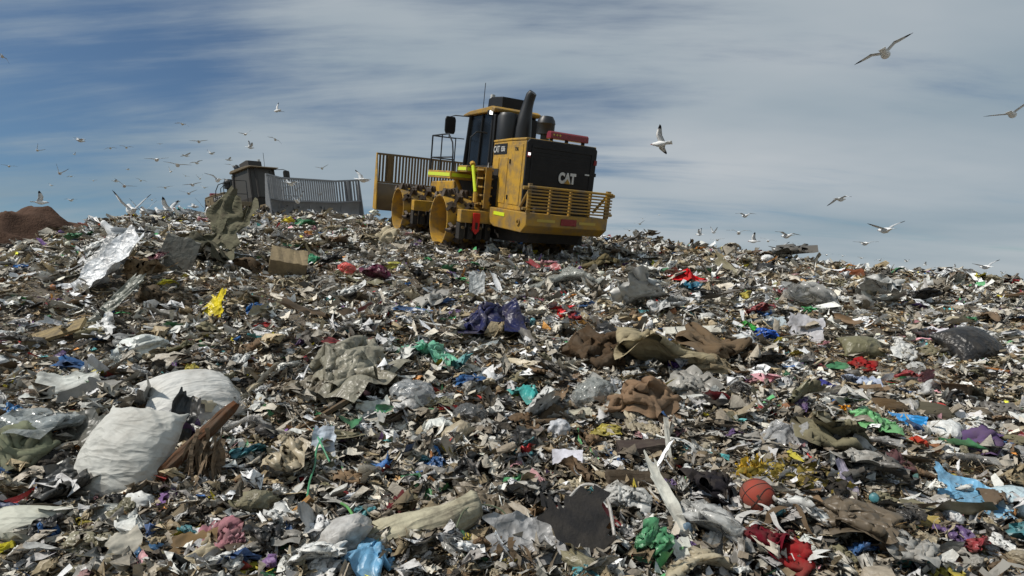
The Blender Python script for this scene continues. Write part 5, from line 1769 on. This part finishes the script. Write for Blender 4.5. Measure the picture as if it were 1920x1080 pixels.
def gull_mesh(a1, a2, sweep=.10, stand=False):
    V, F, Cc = [], [], []

    def add(v, f, c):
        k = len(V)
        V.extend(v)
        F.extend([tuple(i + k for i in q) for q in f])
        Cc.extend(c if isinstance(c, list) else [c] * len(v))
    rings = [((0, -.30, .02), .055, .004), ((0, -.22, .015), .05, .012), ((0, -.15, .01), .045, .035), ((0, -.05, 0), .07, .065), ((0, .05, 0), .075, .07), ((0, .13, .01), .058, .055),
             ((0, .18, .025), .042, .042), ((0, .215, .035), .042, .042), ((0, .25, .035), .032, .032), ((0, .27, .03), .014, .014), ((0, .325, .022), .004, .006)]
    rings = [(c, a * 1.28, b * 1.28) for c, a, b in rings]
    if stand:
        rings = [((c[0], c[1] - max(0, c[1] - .1) * .35, c[2] + min(max(0, c[1] - .06), .13) * .75), a, b) for c, a, b in rings]
    v, f = loft(rings)
    f += [tuple(range(10))[::-1], tuple(range(100, 110))]
    add(v, f, [WHITE] * 90 + [BILL] * 20)
    for sx in (-1, 1):
        if stand and a1 is None:
            # folded wing along the flank
            pts = [(.065, .10, .03), (.082, 0, .035), (.070, -.14, .03), (.03, -.30, .035), (.012, -.40, .04)]
            vv, ff = [], []
            for i, (x, y, z) in enumerate(pts):
                h = [.03, .055, .045, .025, .008][i]
                vv += [(sx * x, y, z + h), (sx * (x + .012), y, z), (sx * x * .9, y, z - h)]
            for i in range(4):
                for k in range(2):
                    ff.append((i * 3 + k, i * 3 + k + 1, i * 3 + 4 + k, i * 3 + 3 + k))
            add(vv, ff, [GREY] * 9 + [BLACK] * 6)
            continue
        st = []
        n1, n2 = 4, 6
        L1, L2 = .23, .36
        for i in range(n1 + n2 + 1):
            if i <= n1:
                t = i / n1
                x, z = .04 + L1 * t * math.cos(a1), .03 + L1 * t * math.sin(a1)
                yc = .05 + .06 * t
                ch = .215 - .02 * t
            else:
                t = (i - n1) / n2
                x = .04 + L1 * math.cos(a1) + L2 * t * math.cos(a2)
                z = .03 + L1 * math.sin(a1) + L2 * t * math.sin(a2) * (1 - .15 * t)
                yc = .11 - sweep * 1.6 * t ** 1.4
                ch = .195 * (1 - t) ** .6 + .012
            st.append((x, yc, z, ch))
        vv, cc, ff = [], [], []
        for i, (x, y, z, ch) in enumerate(st):
            th = .012 if i < n1 + 3 else .006
            vv += [(sx * x, y, z), (sx * x, y - ch * .35, z + th), (sx * x, y - ch, z - .005), (sx * x, y - ch * .35, z - th * .6)]
            tip = i >= n1 + n2 - 2
            c = BLACK if tip else GREY
            cc += [c if tip else WHITE, c, BLACK if tip else (.58, .59, .60), BLACK if tip else (.68, .69, .70)]
        for i in range(len(st) - 1):
            for k in range(4):
                ff.append((i * 4 + k, i * 4 + (k + 1) % 4, i * 4 + 4 + (k + 1) % 4, i * 4 + 4 + k))
        ff.append(tuple(range(len(vv) - 4, len(vv))))
        add(vv, ff, cc)
    # tail fan
    add([(-.05, -.24, .018), (.05, -.24, .018), (.075, -.38, .015), (-.075, -.38, .015), (-.05, -.24, .01), (.05, -.24, .01), (.075, -.38, .009), (-.075, -.38, .009)],
        [(0, 1, 2, 3), (7, 6, 5, 4), (0, 4, 5, 1), (1, 5, 6, 2), (2, 6, 7, 3), (3, 7, 4, 0)], WHITE)
    if stand:
        for sx in (-1, 1):
            m = MB().tube([(sx * .03, 0, -.04), (sx * .032, .01, -.12), (sx * .03, -.005, -.2)], .007, 5).box((sx * .03 - .02, -.01, -.205), (sx * .03 + .02, .05, -.198))
            add(m.v, m.f, BILL)
    me = bpy.data.meshes.new('gull')
    me.from_pydata([tuple(v) for v in V], [], F)
    ca = me.color_attributes.new('Col', 'FLOAT_COLOR', 'POINT')
    ca.data.foreach_set('color', np.array([(*c, 1) for c in Cc], np.float32).ravel())
    bm = bmesh.new()
    bm.from_mesh(me)
    bmesh.ops.recalc_face_normals(bm, faces=bm.faces)
    bm.to_mesh(me)
    bm.free()
    me.materials.append(M_GULL)
    me.shade_smooth()
    return me


GM = {'glide': gull_mesh(.25, .02), 'em': gull_mesh(.55, -.12), 'vee': gull_mesh(.45, .35), 'up': gull_mesh(.95, 1.05), 'down': gull_mesh(.15, -.55, .14),
      'stand': gull_mesh(None, 0, stand=True), 'standup': gull_mesh(.8, .95, stand=True)}
ORD = ['first', 'second', 'third', 'fourth', 'fifth', 'sixth', 'seventh', 'eighth', 'ninth', 'tenth']
FLY = 'gulls circling over the landfill'


def gull(px, py, span, poseid, yaw, bank=0, pitch=0, label='', size=1.0, group=FLY):
    """span = apparent wing span in pixels; yaw 0 flies away from the camera, 90 flies to the left"""
    ws = 1.20 * size
    D = FPX * ws / (span * 1.12)
    o = link('gull', GM[poseid])
    o.location = ((px - 960) / FPX * D, D, (540 - py) / FPX * D)
    o.rotation_euler = Euler((R_(pitch), R_(bank), R_(yaw)), 'YXZ')
    o.scale = (size, size, size)
    tag(o, label, 'gull', group)
    return o


def gull_on(px, py, poseid, yaw, label, size=1.1):
    p = pix(px, py)
    o = link('gull', GM[poseid])
    o.scale = (size,) * 3
    o.location = p + Vector((0, 0, .2 * size + .03))
    o.rotation_euler = (0, 0, R_(yaw))
    tag(o, label, 'gull', 'gulls standing on the trash')


gull(1660, 102, 90, 'em', -42, -20, 0, 'largest gull, flying right in the upper right sky with wings tilted')
gull(1898, 215, 72, 'vee', -54, -14, 0, 'gull at the right edge with its lower wing pointing left')
gull(1238, 270, 62, 'vee', 62, 42, 0, 'gull with raised wing just right of the compactor')
gull(1576, 374, 48, 'down', -66, -12, 0, 'gull flying below the largest gull with wings arched down')
gull(1397, 405, 38, 'em', 8, 0, 0, 'gull with level dark wings above the right crest')
gull(1385, 437, 40, 'em', -20, 4, 0, 'gull gliding low over the right crest below the level-winged gull')
gull(1475, 443, 50, 'em', 12, 6, 0, 'broad-winged gull above the bright white lump on the crest')
gull(1660, 432, 68, 'vee', 4, -4, 0, 'gull with wide white wings in front of the low cloud at right')
gull(1622, 457, 42, 'glide', 0, 0, 0, 'smaller gull just below the wide white-winged gull at right')
gull(1848, 501, 48, 'vee', 0, -8, 0, 'gull low over the crest at the far right with wings in a shallow vee')
gull(1460, 468, 48, 'vee', 20, -10, 0, 'gull landing on the right crest with wings raised, beside the bright white lump')
gull(1413, 453, 34, 'up', 70, 10, 0, 'gull with wings straight up above the tan crest mat')
gull(1768, 507, 46, 'em', 15, 0, 0, 'dark-winged gull settling on the far right crest')
for i, (a, b, s_) in enumerate(sorted([(1200, 420, 20), (1180, 432, 20), (1213, 437, 22), (1236, 403, 9), (1205, 410, 9), (1312, 440, 26), (1338, 436, 24), (1440, 452, 26), (1345, 450, 24)])):
    gull(a, b, s_, rnd.choice(['vee', 'em', 'up', 'glide']), rnd.uniform(-60, 60), rnd.uniform(-15, 15), 0, ORD[i] + ' from the left of the small distant gulls right of the compactor')
gull(900, 262, 46, 'up', 70, 60, 0, 'gull flying in front of the compactor cab')
gull(519, 208, 30, 'up', 60, 45, 0, 'lone white gull high above the dusty compactor')
gull(150, 264, 32, 'em', -20, 12, 0, 'gull gliding alone high at the left, right of the dark diving gull')
gull(70, 282, 24, 'up', 30, 40, 0, 'dark diving gull high at the left edge of the flock')
gull(76, 380, 42, 'up', -50, -10, 0, 'large gull with raised wings just above the brown earth mound')
gull(680, 338, 50, 'vee', -40, 26, 0, 'gull flying off the right end of the dusty compactor blade')
gull(604, 316, 24, 'vee', 10, -12, 0, 'dark gull silhouetted above the dusty compactor blade')
gull(516, 262, 26, 'down', 20, 25, 0, 'gull just above the dusty compactor cab, wings drooping')
gull(4, 106, 30, 'down', 40, 40, 0, 'gull cut off by the left edge high in the sky')
left = [(207, 278, 20), (237, 277, 21), (342, 233, 24), (373, 266, 28), (460, 252, 24), (469, 277, 26), (294, 300, 36), (333, 310, 40), (349, 292, 24), (396, 288, 22), (369, 306, 24), (320, 322, 18), (17, 312, 22),
        (112, 325, 32), (133, 331, 14), (175, 339, 12), (96, 348, 12), (217, 340, 20), (233, 349, 34), (264, 339, 18), (310, 352, 24), (361, 347, 30), (383, 352, 16), (354, 363, 28), (133, 376, 22), (408, 338, 46), (439, 313, 30),
        (444, 324, 30), (8, 408, 20), (140, 290, 10), (240, 318, 12), (348, 330, 12), (300, 270, 10), (430, 300, 20), (375, 335, 18), (285, 375, 16), (330, 382, 22), (364, 388, 30), (408, 392, 22)]
PW = {'vee': 'wings in a shallow vee', 'em': 'bent gliding wings', 'glide': 'level wings', 'down': 'drooping wings', 'up': 'wings raised high'}
for (a, b, s_) in left:
    ps = rnd.choice(['vee', 'em', 'em', 'glide', 'glide', 'down', 'up'])
    zone = 'over the earth mound' if a < 145 else 'right of the earth mound' if a < 225 else 'over the left crest' if a < 300 else 'nearer the dusty compactor' if a < 365 else 'beside the dusty cab'
    lvl = 'high' if b < 285 else 'halfway up' if b < 340 else 'low'
    szw = 'tiny' if s_ < 15 else 'small' if s_ < 27 else 'larger'
    gull(a, b, s_, ps, rnd.uniform(-50, 50), rnd.uniform(-22, 22), 0, '%s gull with %s flying %s %s' % (szw, PW[ps], lvl, zone))
for i, (a, b, s_) in enumerate(sorted([(545, 345, 46), (556, 356, 30), (600, 364, 36), (558, 378, 44), (525, 396, 40), (470, 398, 34), (500, 384, 30), (572, 384, 30)])):
    gull(a, b, s_, ['vee', 'em', 'vee', 'em', 'up', 'up', 'em', 'glide'][i], rnd.uniform(-40, 40), rnd.uniform(-15, 15), 0, ORD[i] + ' from the left of the pale gulls in front of the dusty compactor blade', group='gulls in front of the dusty compactor')
for i, (a, b, s_) in enumerate([(1490, 462, 16), (1525, 470, 14), (1550, 478, 18), (1580, 480, 14), (1615, 484, 16), (1650, 488, 18), (1700, 490, 16), (1735, 497, 14), (1790, 503, 16), (1880, 512, 14)]):
    gull(a, b, s_, rnd.choice(['vee', 'em', 'up', 'glide']), rnd.uniform(-60, 60), rnd.uniform(-15, 15), 0, ORD[i] + ' from the left of the tiny gulls skimming the far right skyline')
gull_on(222, 470, 'stand', 100, 'large white gull standing on the left trash, in profile', 1.5)
gull_on(246, 412, 'standup', 50, 'large gull on the left crest spreading its wings', 1.7)
for i, (a, b) in enumerate(sorted([(278, 408), (317, 408), (347, 408), (300, 410), (390, 408), (405, 408), (424, 410), (268, 410), (335, 412)])):
    gull_on(a, b, 'stand' if i % 3 else 'standup', rnd.uniform(0, 360), ORD[i] + ' gull from the left in the row resting along the left crest', 1.2)
for i, (a, b) in enumerate(sorted([(1510, 487), (1562, 494), (1602, 500), (1640, 503), (1680, 505), (1330, 452), (1365, 456)])):
    gull_on(a, b, 'standup' if i == 4 else 'stand', rnd.uniform(0, 360), ORD[i] + ' gull from the left of those resting along the right crest', .8)
